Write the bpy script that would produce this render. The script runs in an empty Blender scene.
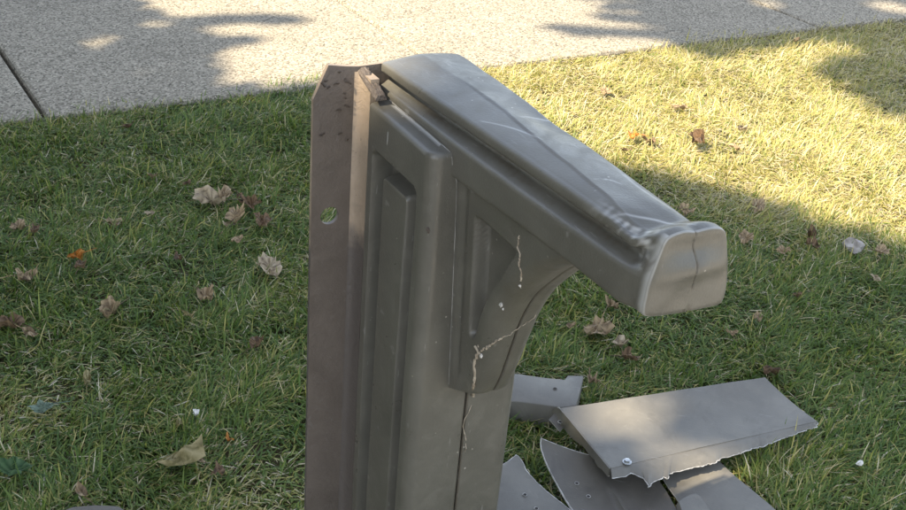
import bpy, math, random
import numpy as np
from mathutils import Vector, Matrix

random.seed(7)
rng = np.random.default_rng(11)
S = bpy.context.scene
COL = S.collection
R = math.radians

# ---------------------------------------------------------------- camera
F, CX, CY, HC = 1120.0, 453.0, 255.0, 1.35
PITCH = math.atan(633 / F)
ROLL = math.atan(158 / 1745)
fw = np.array([0, math.cos(PITCH), -math.sin(PITCH)])
r0 = np.array([1.0, 0, 0])
u0 = np.cross(r0, fw)
RC = math.cos(ROLL) * r0 + math.sin(ROLL) * u0
UC = -math.sin(ROLL) * r0 + math.cos(ROLL) * u0
CAM = np.array([0, 0, HC])
cam_d = bpy.data.cameras.new('camera')
cam = bpy.data.objects.new('camera', cam_d)
COL.objects.link(cam)
M4 = Matrix.Identity(4)
for i in range(3):
    M4[i][0], M4[i][1], M4[i][2], M4[i][3] = RC[i], UC[i], -fw[i], CAM[i]
cam.matrix_world = M4
cam_d.sensor_width = 36
cam_d.lens = 36 * F / 906
cam_d.clip_start = 0.05
cam_d.clip_end = 600
S.camera = cam

# ---------------------------------------------------------------- sky, sun, exposure
SUN_EL = R(50)
SH = np.array([-0.83, -0.557]); SH = SH / np.linalg.norm(SH)      # horizontal direction to the sun
TOSUN = np.array([SH[0] * math.cos(SUN_EL), SH[1] * math.cos(SUN_EL), math.sin(SUN_EL)])
W = bpy.data.worlds.new('World'); S.world = W; W.use_nodes = True
wn = W.node_tree.nodes; wl = W.node_tree.links
sky = wn.new('ShaderNodeTexSky'); sky.sky_type = 'NISHITA'; sky.sun_disc = False
sky.sun_elevation = SUN_EL; sky.sun_rotation = math.atan2(SH[0], SH[1])
sky.air_density = 1.0; sky.dust_density = 1.0; sky.ozone_density = 1.0
wn['Background'].inputs[1].default_value = 0.125
hs = wn.new('ShaderNodeHueSaturation'); hs.inputs['Saturation'].default_value = 0.58     # hazy late-summer sky
wl.new(sky.outputs[0], hs.inputs['Color']); wl.new(hs.outputs[0], wn['Background'].inputs[0])
sd = bpy.data.lights.new('sun', 'SUN'); sun = bpy.data.objects.new('sun', sd); COL.objects.link(sun)
sd.energy = 3.9; sd.angle = R(0.53); sd.color = (1.0, 0.86, 0.66)
sun.rotation_euler = Vector(-TOSUN).to_track_quat('-Z', 'Y').to_euler()
S.view_settings.view_transform = 'Standard'; S.view_settings.look = 'None'
S.view_settings.exposure = 2.03; S.view_settings.gamma = 1.0
S.view_settings.use_curve_mapping = False

# ---------------------------------------------------------------- pixel helpers
def ray(x, y):
    d = fw * F + RC * (x - CX) - UC * (y - CY)
    return d / np.linalg.norm(d)
def gnd(x, y, z=0.0):
    d = ray(x, y)
    return CAM + d * ((z - HC) / d[2])

# the lawn strip between sidewalk and street: E0 a point of the sidewalk edge, ED along it, EN towards the street
E0 = np.array([-0.133, 3.58]); ED = np.array([math.cos(R(31)), math.sin(R(31))]); EN = np.array([ED[1], -ED[0]])
CURB = 3.0
def strip(s, d):            # metres along the edge, metres from the edge towards the street
    return E0 + ED * s + EN * d

# ---------------------------------------------------------------- material helpers
class NT:
    def __init__(self, name, rough=0.6, spec=0.5):
        self.m = bpy.data.materials.new(name); self.m.use_nodes = True
        self.n = self.m.node_tree.nodes; self.l = self.m.node_tree.links
        self.b = self.n['Principled BSDF']
        self.b.inputs['Roughness'].default_value = rough
        self.b.inputs['Specular IOR Level'].default_value = spec
        self.out = self.n['Material Output']
    def node(self, t, **kw):
        x = self.n.new(t)
        for k, v in kw.items(): setattr(x, k, v)
        return x
    def coord(self, which='Object'):
        return self.node('ShaderNodeTexCoord').outputs[which]
    def noise(self, scale, detail=4, rough=0.55, vec=None, dist=0.0):
        x = self.node('ShaderNodeTexNoise'); x.inputs['Scale'].default_value = scale
        x.inputs['Detail'].default_value = detail; x.inputs['Roughness'].default_value = rough
        x.inputs['Distortion'].default_value = dist
        self.l.new(vec if vec is not None else self.coord(), x.inputs['Vector'])
        return x.outputs['Fac']
    def ramp(self, fac, stops):
        x = self.node('ShaderNodeValToRGB'); e = x.color_ramp.elements
        while len(e) < len(stops): e.new(0.5)
        for el, (p, c) in zip(e, stops):
            el.position = p; el.color = (c if isinstance(c, tuple) else (c, c, c)) + (1,) if not isinstance(c, tuple) or len(c) == 3 else c
        self.l.new(fac, x.inputs[0]); return x.outputs[0]
    def mix(self, fac, a, b, mode='MIX'):
        x = self.node('ShaderNodeMix', data_type='RGBA', blend_type=mode)
        for i, v in ((0, fac), (6, a), (7, b)):
            if hasattr(v, 'is_linked') or hasattr(v, 'links'): self.l.new(v, x.inputs[i])
            elif isinstance(v, tuple): x.inputs[i].default_value = v + (1,)
            else: x.inputs[i].default_value = v if i == 0 else (v, v, v, 1)
        return x.outputs[2]
    def color(self, c):
        if isinstance(c, tuple): self.b.inputs['Base Color'].default_value = c + (1,)
        else: self.l.new(c, self.b.inputs['Base Color'])
    def bump(self, h, strength=0.3, dist=0.002):
        x = self.node('ShaderNodeBump'); x.inputs['Strength'].default_value = strength
        x.inputs['Distance'].default_value = dist
        self.l.new(h, x.inputs['Height'])
        self.l.new(x.outputs[0], self.b.inputs['Normal']); return x
    def attr(self, name, out='Fac'):
        x = self.node('ShaderNodeAttribute', attribute_name=name); return x.outputs[out]
    def rough(self, sock): self.l.new(sock, self.b.inputs['Roughness'])

def plastic(name, base, scuff=(0.30, 0.29, 0.27), rough=0.36, dirt=(0.075, 0.062, 0.045), stress=True, speck=True):
    t = NT(name, rough)
    c = t.coord()
    n1 = t.noise(9, 5, 0.6, c)
    dk = tuple(v * 0.82 for v in base); lt = tuple(v * 1.16 for v in base)
    col = t.ramp(n1, [(0.3, dk), (0.7, lt)])
    # dusty film
    n2 = t.noise(38, 6, 0.7, c, 0.6)
    dm = t.ramp(n2, [(0.50, 0.0), (0.72, 0.35)])
    col = t.mix(dm, col, tuple(v * 1.45 for v in base))
    # thin scratches, stretched noise
    mp = t.node('ShaderNodeMapping'); mp.inputs['Scale'].default_value = (12, 160, 20); mp.inputs['Rotation'].default_value = (0.3, 0.5, 0.7)
    t.l.new(c, mp.inputs[0])
    n3 = t.noise(2.2, 3, 0.5, mp.outputs[0])
    sm = t.ramp(n3, [(0.69, 0.0), (0.72, 0.30)])
    col = t.mix(sm, col, scuff)
    if not speck:      # dirt smears and dried-mud blotches on the inner faces
        sm1 = t.ramp(t.noise(6.5, 7, 0.7, c, 1.2), [(0.52, 0.0), (0.70, 0.55)]); col = t.mix(sm1, col, tuple(v_ * 0.45 for v_ in base))
        sm2 = t.ramp(t.noise(23, 6, 0.75, c, 2.0), [(0.60, 0.0), (0.72, 0.5)]); col = t.mix(sm2, col, tuple(v_ * 1.6 for v_ in base))
    if speck:
        v = t.node('ShaderNodeTexVoronoi'); v.inputs['Scale'].default_value = 75; t.l.new(c, v.inputs['Vector'])
        sp = t.ramp(v.outputs['Distance'], [(0.05, 1.0), (0.11, 0.0)])
        gate = t.ramp(t.noise(17, 2, 0.5, c), [(0.55, 0.0), (0.62, 0.8)])
        sg = t.mix(1.0, sp, gate, 'MULTIPLY')
        col = t.mix(sg, col, (0.42, 0.39, 0.34))
        v2 = t.node('ShaderNodeTexVoronoi'); v2.inputs['Scale'].default_value = 41; t.l.new(c, v2.inputs['Vector'])
        sp2 = t.ramp(v2.outputs['Distance'], [(0.04, 1.0), (0.10, 0.0)])
        gate2 = t.ramp(t.noise(7.7, 2, 0.5, c), [(0.56, 0.0), (0.64, 0.8)])
        col = t.mix(t.mix(1.0, sp2, gate2, 'MULTIPLY'), col, dirt)
    if stress:
        col = t.mix(t.attr('stress'), col, (0.55, 0.55, 0.52))
        col = t.mix(t.attr('grime'), col, dirt)
    t.color(col)
    rr = t.ramp(n2, [(0.3, rough - 0.05), (0.75, rough + 0.22)])
    t.rough(rr)
    h = t.mix(0.5, t.noise(420, 2, 0.5, c), t.noise(14, 3, 0.5, c))
    t.bump(h, 0.16, 0.003)
    return t.m

MAT = {}
MAT['plastic'] = plastic('taupe_plastic', (0.100, 0.095, 0.078), rough=0.31)
MAT['inner'] = plastic('inner_plastic', (0.142, 0.133, 0.112), rough=0.46, speck=False)
MAT['inner_dark'] = plastic('inner_plastic_dark', (0.104, 0.093, 0.076), rough=0.46, speck=False)
t = NT('torn_edge', 0.6); t.color(t.ramp(t.noise(60), [(0.3, (0.26, 0.25, 0.23)), (0.7, (0.62, 0.60, 0.56))])); MAT['torn'] = t.m
t = NT('seam_dark', 0.8); t.color((0.03, 0.025, 0.02)); MAT['seam'] = t.m
t = NT('moulding_flash', 0.5); t.color(t.ramp(t.noise(45), [(0.35, (0.12, 0.115, 0.10)), (0.65, (0.36, 0.35, 0.32))])); MAT['flash'] = t.m

# brown paint on steel
t = NT('brown_paint', 0.48)
c = t.coord()
n = t.noise(14, 6, 0.65, c, 0.4)
col = t.ramp(n, [(0.3, (0.094, 0.077, 0.063)), (0.7, (0.146, 0.121, 0.101))])
gp = t.ramp(t.noise(48, 6, 0.75, c, 1.0), [(0.60, 0.0), (0.68, 0.6)])
col = t.mix(gp, col, (0.165, 0.145, 0.13))
t.color(col)
t.bump(t.mix(0.5, t.noise(110, 5, 0.7, c, 0.8), t.noise(26, 4, 0.6, c)), 0.55, 0.004); MAT['brown'] = t.m
t = NT('beige_steel', 0.55)
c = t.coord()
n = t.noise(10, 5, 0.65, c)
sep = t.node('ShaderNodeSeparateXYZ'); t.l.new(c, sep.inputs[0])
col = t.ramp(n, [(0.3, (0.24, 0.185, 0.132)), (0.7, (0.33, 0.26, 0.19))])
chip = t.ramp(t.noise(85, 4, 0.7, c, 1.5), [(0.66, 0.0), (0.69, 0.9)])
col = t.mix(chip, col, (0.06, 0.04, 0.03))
# web turns darker brown lower down, along an uneven line
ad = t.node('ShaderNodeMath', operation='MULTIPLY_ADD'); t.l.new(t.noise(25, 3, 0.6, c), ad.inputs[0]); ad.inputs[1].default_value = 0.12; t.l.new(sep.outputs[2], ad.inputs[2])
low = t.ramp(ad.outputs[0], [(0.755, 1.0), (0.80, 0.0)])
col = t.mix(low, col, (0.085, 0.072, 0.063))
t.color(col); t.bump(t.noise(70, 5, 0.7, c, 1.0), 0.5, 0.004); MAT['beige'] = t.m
t = NT('weathered_break', 0.85)
c = t.coord(); mp = t.node('ShaderNodeMapping'); mp.inputs['Scale'].default_value = (30, 140, 50); t.l.new(c, mp.inputs[0])
n = t.noise(3, 5, 0.7, mp.outputs[0], 0.6)
t.color(t.ramp(n, [(0.3, (0.075, 0.06, 0.048)), (0.5, (0.13, 0.105, 0.085)), (0.74, (0.20, 0.168, 0.138))])); t.bump(n, 0.9, 0.006); MAT['break'] = t.m

# concrete
t = NT('concrete', 0.9, 0.25)
c = t.coord()
v = t.node('ShaderNodeTexVoronoi'); v.inputs['Scale'].default_value = 170; t.l.new(c, v.inputs['Vector'])
agg = t.ramp(v.outputs['Color'], [(0.10, (0.085, 0.076, 0.060)), (0.34, (0.205, 0.186, 0.150)), (0.62, (0.275, 0.250, 0.203)), (0.9, (0.385, 0.352, 0.290))])
v2 = t.node('ShaderNodeTexVoronoi'); v2.inputs['Scale'].default_value = 62; t.l.new(c, v2.inputs['Vector'])
peb = t.ramp(v2.outputs['Distance'], [(0.25, 1.0), (0.4, 0.0)])
gate = t.ramp(v2.outputs['Color'], [(0.80, 0.0), (0.86, 0.75)])
col = t.mix(t.mix(1.0, peb, gate, 'MULTIPLY'), agg, (0.16, 0.135, 0.115))
big = t.ramp(t.noise(2.3, 6, 0.65, c), [(0.3, (0.86, 0.84, 0.79)), (0.7, (1.05, 1.03, 0.97))])
col = t.mix(1.0, col, big, 'MULTIPLY')
st = t.ramp(t.noise(6.0, 6, 0.75, c, 0.7), [(0.60, 0.0), (0.76, 0.35)])
col = t.mix(st, col, (0.24, 0.205, 0.165))
t.color(col)
t.bump(t.mix(0.5, v.outputs['Distance'], t.noise(300, 3, 0.6, c)), 0.6, 0.003); MAT['concrete'] = t.m
t = NT('joint_dirt', 0.95, 0.1); t.color(t.ramp(t.noise(40), [(0.3, (0.03, 0.026, 0.02)), (0.7, (0.09, 0.075, 0.05))])); MAT['joint'] = t.m
t = NT('street_concrete', 0.9, 0.2)
c = t.coord(); v = t.node('ShaderNodeTexVoronoi'); v.inputs['Scale'].default_value = 140; t.l.new(c, v.inputs['Vector'])
t.color(t.ramp(v.outputs['Color'], [(0.1, (0.34, 0.315, 0.275)), (0.9, (0.54, 0.51, 0.45))])); t.bump(v.outputs['Distance'], 0.5, 0.004); MAT['street_concrete'] = t.m
# soil and thatch under the grass
t = NT('soil', 0.95, 0.1)
c = t.coord()
col = t.ramp(t.noise(55, 8, 0.75, c, 0.5), [(0.3, (0.035, 0.029, 0.017)), (0.5, (0.085, 0.070, 0.038)), (0.72, (0.20, 0.16, 0.095))])
gr = t.ramp(t.noise(4, 4, 0.6, c), [(0.4, 0.0), (0.7, 0.6)])
col = t.mix(gr, col, (0.045, 0.07, 0.02))
t.color(col); t.bump(t.noise(120, 5, 0.7, c), 0.8, 0.01); MAT['soil'] = t.m

def leafy(name, stops, attrname='tone', trans=0.35, rough=0.5, spec=0.35, tboost=1.5):
    t = NT(name, rough, spec)
    col = t.ramp(t.attr(attrname), stops)
    t.color(col)
    tr = t.node('ShaderNodeBsdfTranslucent')
    br = t.mix(1.0, col, (tboost, tboost * 1.03, tboost * 0.7), 'MULTIPLY')
    t.l.new(br, tr.inputs['Color'])
    mx = t.node('ShaderNodeMixShader'); mx.inputs[0].default_value = trans
    t.l.new(t.b.outputs[0], mx.inputs[1]); t.l.new(tr.outputs[0], mx.inputs[2]); t.l.new(mx.outputs[0], t.out.inputs[0])
    return t.m
# tone 0..0.55 green, 0.55..0.75 yellowing, above straw
MAT['grass'] = leafy('grass_blades', [(0.0, (0.038, 0.072, 0.015)), (0.25, (0.076, 0.134, 0.027)), (0.50, (0.152, 0.198, 0.044)),
                                      (0.64, (0.285, 0.275, 0.075)), (0.78, (0.450, 0.380, 0.150)), (0.90, (0.500, 0.425, 0.260)), (1.0, (0.58, 0.52, 0.39))], trans=0.30)
MAT['tree_leaf'] = leafy('tree_leaves', [(0.0, (0.03, 0.06, 0.015)), (1.0, (0.08, 0.13, 0.035))], trans=0.3)
t = NT('bark', 0.9, 0.2); c = t.coord(); mp = t.node('ShaderNodeMapping'); mp.inputs['Scale'].default_value = (9, 9, 1.6); t.l.new(c, mp.inputs[0])
n = t.noise(3, 7, 0.7, mp.outputs[0], 0.5); t.color(t.ramp(n, [(0.35, (0.05, 0.04, 0.03)), (0.7, (0.19, 0.155, 0.12))])); t.bump(n, 0.9, 0.03); MAT['bark'] = t.m

def dryleaf(name, dark, light, vein):
    t = NT(name, 0.62, 0.3)
    c = t.coord()
    n = t.noise(45, 6, 0.7, c, 0.8)
    col = t.ramp(n, [(0.34, tuple(v * 0.55 for v in dark)), (0.45, dark), (0.66, light)])
    col = t.mix(t.attr('vein'), col, vein)
    sp = t.ramp(t.noise(150, 3, 0.6, c), [(0.66, 0.0), (0.72, 0.7)])
    col = t.mix(sp, col, tuple(v * 0.4 for v in dark))
    t.color(col)
    tr = t.node('ShaderNodeBsdfTranslucent'); t.l.new(col, tr.inputs[0])
    mx = t.node('ShaderNodeMixShader'); mx.inputs[0].default_value = 0.22
    t.l.new(t.b.outputs[0], mx.inputs[1]); t.l.new(tr.outputs[0], mx.inputs[2]); t.l.new(mx.outputs[0], t.out.inputs[0])
    t.bump(t.noise(90, 4, 0.6, c), 0.5, 0.003)
    return t.m
MAT['leaf_tan'] = dryleaf('leaf_tan', (0.15, 0.105, 0.062), (0.38, 0.265, 0.145), (0.45, 0.34, 0.20))
MAT['leaf_pale'] = dryleaf('leaf_pale', (0.20, 0.155, 0.10), (0.47, 0.37, 0.235), (0.54, 0.44, 0.30))
MAT['leaf_brown'] = dryleaf('leaf_brown', (0.075, 0.046, 0.026), (0.20, 0.125, 0.068), (0.25, 0.165, 0.095))
MAT['leaf_orange'] = dryleaf('leaf_orange', (0.30, 0.10, 0.015), (0.62, 0.24, 0.03), (0.6, 0.3, 0.08))
MAT['leaf_olive'] = dryleaf('leaf_olive', (0.15, 0.125, 0.045), (0.30, 0.245, 0.115), (0.38, 0.32, 0.17))
MAT['leaf_green'] = dryleaf('leaf_green', (0.02, 0.055, 0.018), (0.05, 0.11, 0.035), (0.10, 0.17, 0.07))
MAT['leaf_blue'] = dryleaf('leaf_blue', (0.10, 0.145, 0.105), (0.17, 0.23, 0.17), (0.22, 0.28, 0.21))
t = NT('white_chip', 0.6); t.color(t.ramp(t.noise(60), [(0.3, (0.5, 0.48, 0.44)), (0.7, (0.78, 0.76, 0.72))])); MAT['white'] = t.m
t = NT('zinc_screw', 0.35); t.b.inputs['Metallic'].default_value = 1.0; t.color(t.ramp(t.noise(200), [(0.3, (0.35, 0.36, 0.36)), (0.7, (0.62, 0.63, 0.62))])); MAT['screw'] = t.m
t = NT('dry_root', 0.85, 0.2); t.color(t.ramp(t.noise(120), [(0.3, (0.16, 0.13, 0.095)), (0.7, (0.42, 0.37, 0.29))])); MAT['root'] = t.m
t = NT('pale_stone', 0.9, 0.2); t.color(t.ramp(t.noise(70, 6), [(0.3, (0.22, 0.20, 0.18)), (0.7, (0.42, 0.39, 0.36))])); t.bump(t.noise(60, 5), 0.6, 0.004); MAT['stone'] = t.m

# ---------------------------------------------------------------- mesh helpers
def obj(name, verts, faces, mat, parent=None, smooth=True, mats=None, midx=None, attrs=None, angle=40):
    me = bpy.data.meshes.new(name)
    me.from_pydata([tuple(map(float, v)) for v in verts], [], faces)
    for m in (mats or [mat]): me.materials.append(m)
    if midx is not None: me.polygons.foreach_set('material_index', np.asarray(midx, dtype=np.int32))
    if attrs:
        for k, a in attrs.items():
            at = me.attributes.new(k, 'FLOAT', 'POINT'); at.data.foreach_set('value', np.asarray(a, dtype=np.float32))
    me.polygons.foreach_set('use_smooth', np.full(len(me.polygons), smooth))
    if smooth and angle: me.set_sharp_from_angle(angle=R(angle))
    me.update()
    o = bpy.data.objects.new(name, me); COL.objects.link(o)
    if parent: o.parent = parent
    return o
def tag(o, label=None, cat=None, group=None, kind=None):
    if label: o['label'] = label
    if cat: o['category'] = cat
    if group: o['group'] = group
    if kind: o['kind'] = kind
    return o
def empty(name, loc, rz=0.0):
    o = bpy.data.objects.new(name, None); COL.objects.link(o)
    o.location = tuple(map(float, loc)); o.rotation_euler = (0, 0, rz); o.empty_display_size = 0.1
    return o
def gridfaces(n, m, off=0, wrap_m=False):
    f = []
    for i in range(n - 1):
        for j in range(m if wrap_m else m - 1):
            j2 = (j + 1) % m
            f.append((off + i * m + j, off + i * m + j2, off + (i + 1) * m + j2, off + (i + 1) * m + j))
    return f
def box(x0, x1, y0, y1, z0, z1):
    v = [(x, y, z) for z in (z0, z1) for y in (y0, y1) for x in (x0, x1)]
    return v, [(0, 2, 3, 1), (4, 5, 7, 6), (0, 1, 5, 4), (2, 6, 7, 3), (1, 3, 7, 5), (0, 4, 6, 2)]
def tube(pts, rad, k=6, cap=True):
    pts = [Vector(p) for p in pts]; V = []; Fc = []
    if not hasattr(rad, '__len__'): rad = [rad] * len(pts)
    up = Vector((0.3, 0.2, 1)).normalized()
    for i, p in enumerate(pts):
        d = (pts[min(i + 1, len(pts) - 1)] - pts[max(i - 1, 0)]).normalized()
        s = d.cross(up)
        if s.length < 1e-3: s = d.cross(Vector((1, 0, 0)))
        s.normalize(); t2 = s.cross(d)
        for j in range(k):
            a = 2 * math.pi * j / k
            V.append(p + (s * math.cos(a) + t2 * math.sin(a)) * rad[i])
    Fc = gridfaces(len(pts), k, 0, True)
    if cap: Fc += [tuple(range(k))[::-1], tuple(range((len(pts) - 1) * k, len(pts) * k))]
    return V, Fc
def merge(parts):
    V = []; Fc = []
    for v, f in parts:
        o = len(V); V += list(v); Fc += [tuple(i + o for i in q) for q in f]
    return V, Fc
def sstep(a, b, x):
    t_ = np.clip((x - a) / (b - a), 0, 1); return t_ * t_ * (3 - 2 * t_)
def vnoise(p, seed=0, scale=1.0):
    # smooth pseudo noise: sum of sines with random directions
    g = np.random.default_rng(seed); p = np.asarray(p, float) * scale; o = np.zeros(p.shape[:-1])
    for k in range(7):
        d = g.normal(size=p.shape[-1]); d *= (0.6 + 0.35 * k) / np.linalg.norm(d)
        o += np.sin(p @ d * 2.2 + g.uniform(0, 6.28)) / (1 + 0.3 * k)
    return o / 3.2
def smooth_poly(pts, n):
    # Catmull-Rom through pts, resampled to n points
    P = np.asarray(pts, float); P = np.vstack([2 * P[0] - P[1], P, 2 * P[-1] - P[-2]])
    out = []
    for i in range(1, len(P) - 2):
        for t_ in np.linspace(0, 1, 12, endpoint=False):
            a, b_, c_, d = P[i - 1], P[i], P[i + 1], P[i + 2]
            out.append(0.5 * ((2 * b_) + (c_ - a) * t_ + (2 * a - 5 * b_ + 4 * c_ - d) * t_ ** 2 + (3 * b_ - a - 3 * c_ + d) * t_ ** 3))
    out.append(P[-2]); return resample(out, n)
def resample(pts, n):
    P = np.asarray(pts, float); L = np.r_[0, np.cumsum(np.linalg.norm(np.diff(P, axis=0), axis=1))]
    s = np.linspace(0, L[-1], n)
    return np.stack([np.interp(s, L, P[:, k]) for k in range(P.shape[1])], 1)

# ================================================================ THE SETTING
# ground sheet
v, f = [(-150, -150, -0.006), (150, -150, -0.006), (150, 150, -0.006), (-150, 150, -0.006)], [(0, 1, 2, 3)]
tag(obj('ground', v, f, MAT['soil'], smooth=False), kind='structure')

# sidewalk: bed + slabs split at the joints seen in the photograph
SWW = 1.55
def joint_s(p, q):          # where a joint's line through two pixels crosses the edge and the far side
    out = []
    A = gnd(*p)[:2]; B = gnd(*q)[:2]
    for d in (0.0, -SWW):
        # solve A + t(B-A) at strip distance d
        da = (A - E0) @ EN; db = (B - E0) @ EN
        t_ = (d - da) / (db - da); P = A + (B - A) * t_
        out.append((P - E0) @ ED)
    return out
J = [joint_s((0, 55), (35, 107)), joint_s((330, 0), (405, 50)), joint_s((740, 0), (800, 25))]
J = [[J[0][0] - 1.5 * k, J[0][1] - 1.5 * k] for k in range(5, 0, -1)] + J + [[J[2][0] + 1.5 * k, J[2][1] + 1.5 * k] for k in range(1, 6)]
bed = [strip(J[0][0], 0.0), strip(J[-1][0], 0.0), strip(J[-1][1], -SWW), strip(J[0][1], -SWW)]
sw = obj('sidewalk', [(p[0], p[1], z) for z in (-0.10, -0.002) for p in bed], [(3, 2, 1, 0), (4, 5, 6, 7), (0, 1, 5, 4), (1, 2, 6, 5), (2, 3, 7, 6), (3, 0, 4, 7)], MAT['joint'], smooth=False)
tag(sw, kind='structure')
def slab(s0, s1):
    # rows of a rounded slab, bevelled towards joints and edges
    g = 0.0055; rr = 0.012; top = 0.022
    Vv = []
    for inset, z in ((0, -0.0015), (0, top - rr), (rr * 0.3, top - rr * 0.3), (rr, top)):
        for (e, d) in ((0, 0.0), (1, 0.0), (1, -SWW), (0, -SWW)):
            s_lo = (s0[0] if d == 0 else s0[1]) + g + inset; s_hi = (s1[0] if d == 0 else s1[1]) - g - inset
            P = strip(s_hi if e else s_lo, d - inset if d == 0 else d + inset); Vv.append((P[0], P[1], z))
    return Vv, gridfaces(4, 4, 0, True) + [(12, 13, 14, 15)]
for a_, b_ in zip(J[:-1], J[1:]):
    v, f = slab(a_, b_); obj('slab', v, f, MAT['concrete'], sw, smooth=False)

# street and kerb on the other side of the strip
def quad_strip(s0, s1, d0, d1, z):
    return [(*strip(s, d), z) for s, d in ((s0, d0), (s1, d0), (s1, d1), (s0, d1))]
tag(obj('street', quad_strip(-60, 60, CURB + 0.16, CURB + 8.5, -0.002), [(0, 1, 2, 3)], MAT['street_concrete'], smooth=False), kind='structure')
kv = []
for s in (-60, 60):
    for d, z in ((CURB, -0.05), (CURB, 0.02), (CURB + 0.02, 0.03), (CURB + 0.14, 0.03), (CURB + 0.16, 0.01), (CURB + 0.17, -0.05)):
        kv.append((*strip(s, d), z + 0.0))
tag(obj('kerb', kv, gridfaces(2, 6), MAT['concrete'], smooth=False), kind='structure')

# ================================================================ MAILBOX POST (plastic), local cm frame: x along the arm, y across, z up from the panel top
O = CAM + ray(368, 101) * (1.14 / ray(368, 101)[1])
AX = np.array([0.5106, -0.8598]); AX /= np.linalg.norm(AX); YAW = math.atan2(AX[1], AX[0])
ZT = O[2]
root = empty('mailbox_post', (O[0], O[1], 0.0), YAW)
tag(root, 'broken taupe plastic mailbox post with recessed side panel and overhanging arm', 'mailbox post')
def L(V):                    # cm local -> metres in the root's frame
    V = np.asarray(V, float) / 100.0; V[:, 2] += ZT; return V

WX, WY, SEAM = 15.1, 14.1, 7.05
def column_half():
    # perimeter path of the half shell: back, near corner, near face, front corner, front face to the seam
    path = []   # (x, y, nx, ny)
    for y in np.linspace(7.0, 0.7, 8): path.append((0, y, -1, 0))
    for a in np.linspace(0, 90, 7)[1:-1]: path.append((0.7 - 0.7 * math.cos(R(a)), 0.7 - 0.7 * math.sin(R(a)), -math.cos(R(a)), -math.sin(R(a))))
    for x in np.arange(0.7, WX - 1.5, 0.075): path.append((x, 0, 0, -1))
    r1 = 1.55
    for a in np.linspace(0, 90, 15): path.append((WX - r1 + r1 * math.sin(R(a)), r1 - r1 * math.cos(R(a)), math.sin(R(a)), -math.cos(R(a))))
    for y in np.linspace(r1 + 0.3, SEAM - 0.35, 16): path.append((WX, y, 1, 0))
    path += [(WX - 0.03, SEAM - 0.2, 1, 0), (WX - 0.12, SEAM - 0.12, 1, 0), (WX - 0.5, SEAM - 0.10, 1, 0)]
    P = np.array(path)
    zs = np.r_[np.linspace(-ZT * 100 + 0.2, -84, 5), np.linspace(-83.5, -80, 12), np.linspace(-79, -16, 60), np.linspace(-15, -0.62, 78)]
    rows = [(z, 0.0) for z in zs]
    for a in np.linspace(0, 90, 9)[1:]: rows.append((-0.6 + 0.6 * math.sin(R(a)), 0.6 - 0.6 * math.cos(R(a))))
    rows += [(0.02, 1.3), (0.03, 1.7), (0.03, 2.25)]
    V = []; G = []; ST = []
    for z, ins in rows:
        x = P[:, 0] - P[:, 2] * ins; y = P[:, 1] - P[:, 3] * ins
        # keep the inset corner from folding over
        if ins > 0.86:
            cf = (P[:, 2] > 0.001) & (P[:, 3] < -0.001); cb = (P[:, 2] < -0.001) & (P[:, 3] < -0.001)
            x = np.where(cf & (ins > 1.55), WX - ins, np.where(cb, ins, np.clip(x, ins, WX - ins))); y = np.maximum(y, ins); y = np.where(cb, ins, y)
        front = P[:, 3] < -0.999
        def rect(x0, x1, z0, z1, rad):
            qx = np.abs(x - (x0 + x1) / 2) - (x1 - x0) / 2 + rad; qz = abs(z - (z0 + z1) / 2) - (z1 - z0) / 2 + rad
            return np.hypot(np.maximum(qx, 0), max(qz, 0)) + np.minimum(np.maximum(qx, qz), 0) - rad
        d1 = rect(1.9, 12.45, -82, -4.9, 1.0); d2 = rect(4.05, 9.75, -79.6, -7.3, 0.5)
        dep = 2.5 * sstep(0.12, -0.16, d1) - 2.15 * sstep(0.40, -0.10, d2)
        y = np.where(front, y + dep, y)
        V.append(np.stack([x, y, np.full_like(x, z)], 1))
        gr = np.zeros(len(P))
        gr = np.where(P[:, 0] > WX - 0.2, np.maximum(gr, 0.8 * sstep(SEAM - 0.35, SEAM - 0.1, P[:, 1])), gr)
        G.append(gr)
        s_ = np.where((ins > 2) & (P[:, 3] < -0.2), 0.65, 0.0)
        ST.append(np.where(np.abs(P[:, 0] - 5.2 - 0.02 * (z + 5)) < 0.10, 0.5 * (-2.9 < z < -1.4), 0) + s_)
    V = np.vstack(V); n = len(rows); m = len(P)
    fc = gridfaces(n, m)
    return V, fc, np.concatenate(G), np.concatenate(ST), m, n
V, fc, G, ST, m_, n_ = column_half()
# wobble: blow-moulded plastic is never quite flat
V[:, 1] += 0.06 * vnoise(V[:, [0, 2]], 3, 0.12) * (V[:, 1] < 3)
near = obj('half_shell', L(V), fc, MAT['plastic'], root, attrs={'grime': G, 'stress': ST}, angle=55)
near['label'] = 'near half shell with recessed panel'
Vf = V.copy(); Vf[:, 1] = WY - Vf[:, 1]
obj('half_shell', L(Vf), [q[::-1] for q in fc], MAT['plastic'], root, attrs={'grime': G, 'stress': ST}, angle=55)
# lid that closes the column under the arm
v, f = box(1.5, WX - 2.4, 2.2, WY - 2.2, -2.0, -0.4); obj('core_lid', L(v), f, MAT['plastic'], root, smooth=False)

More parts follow.
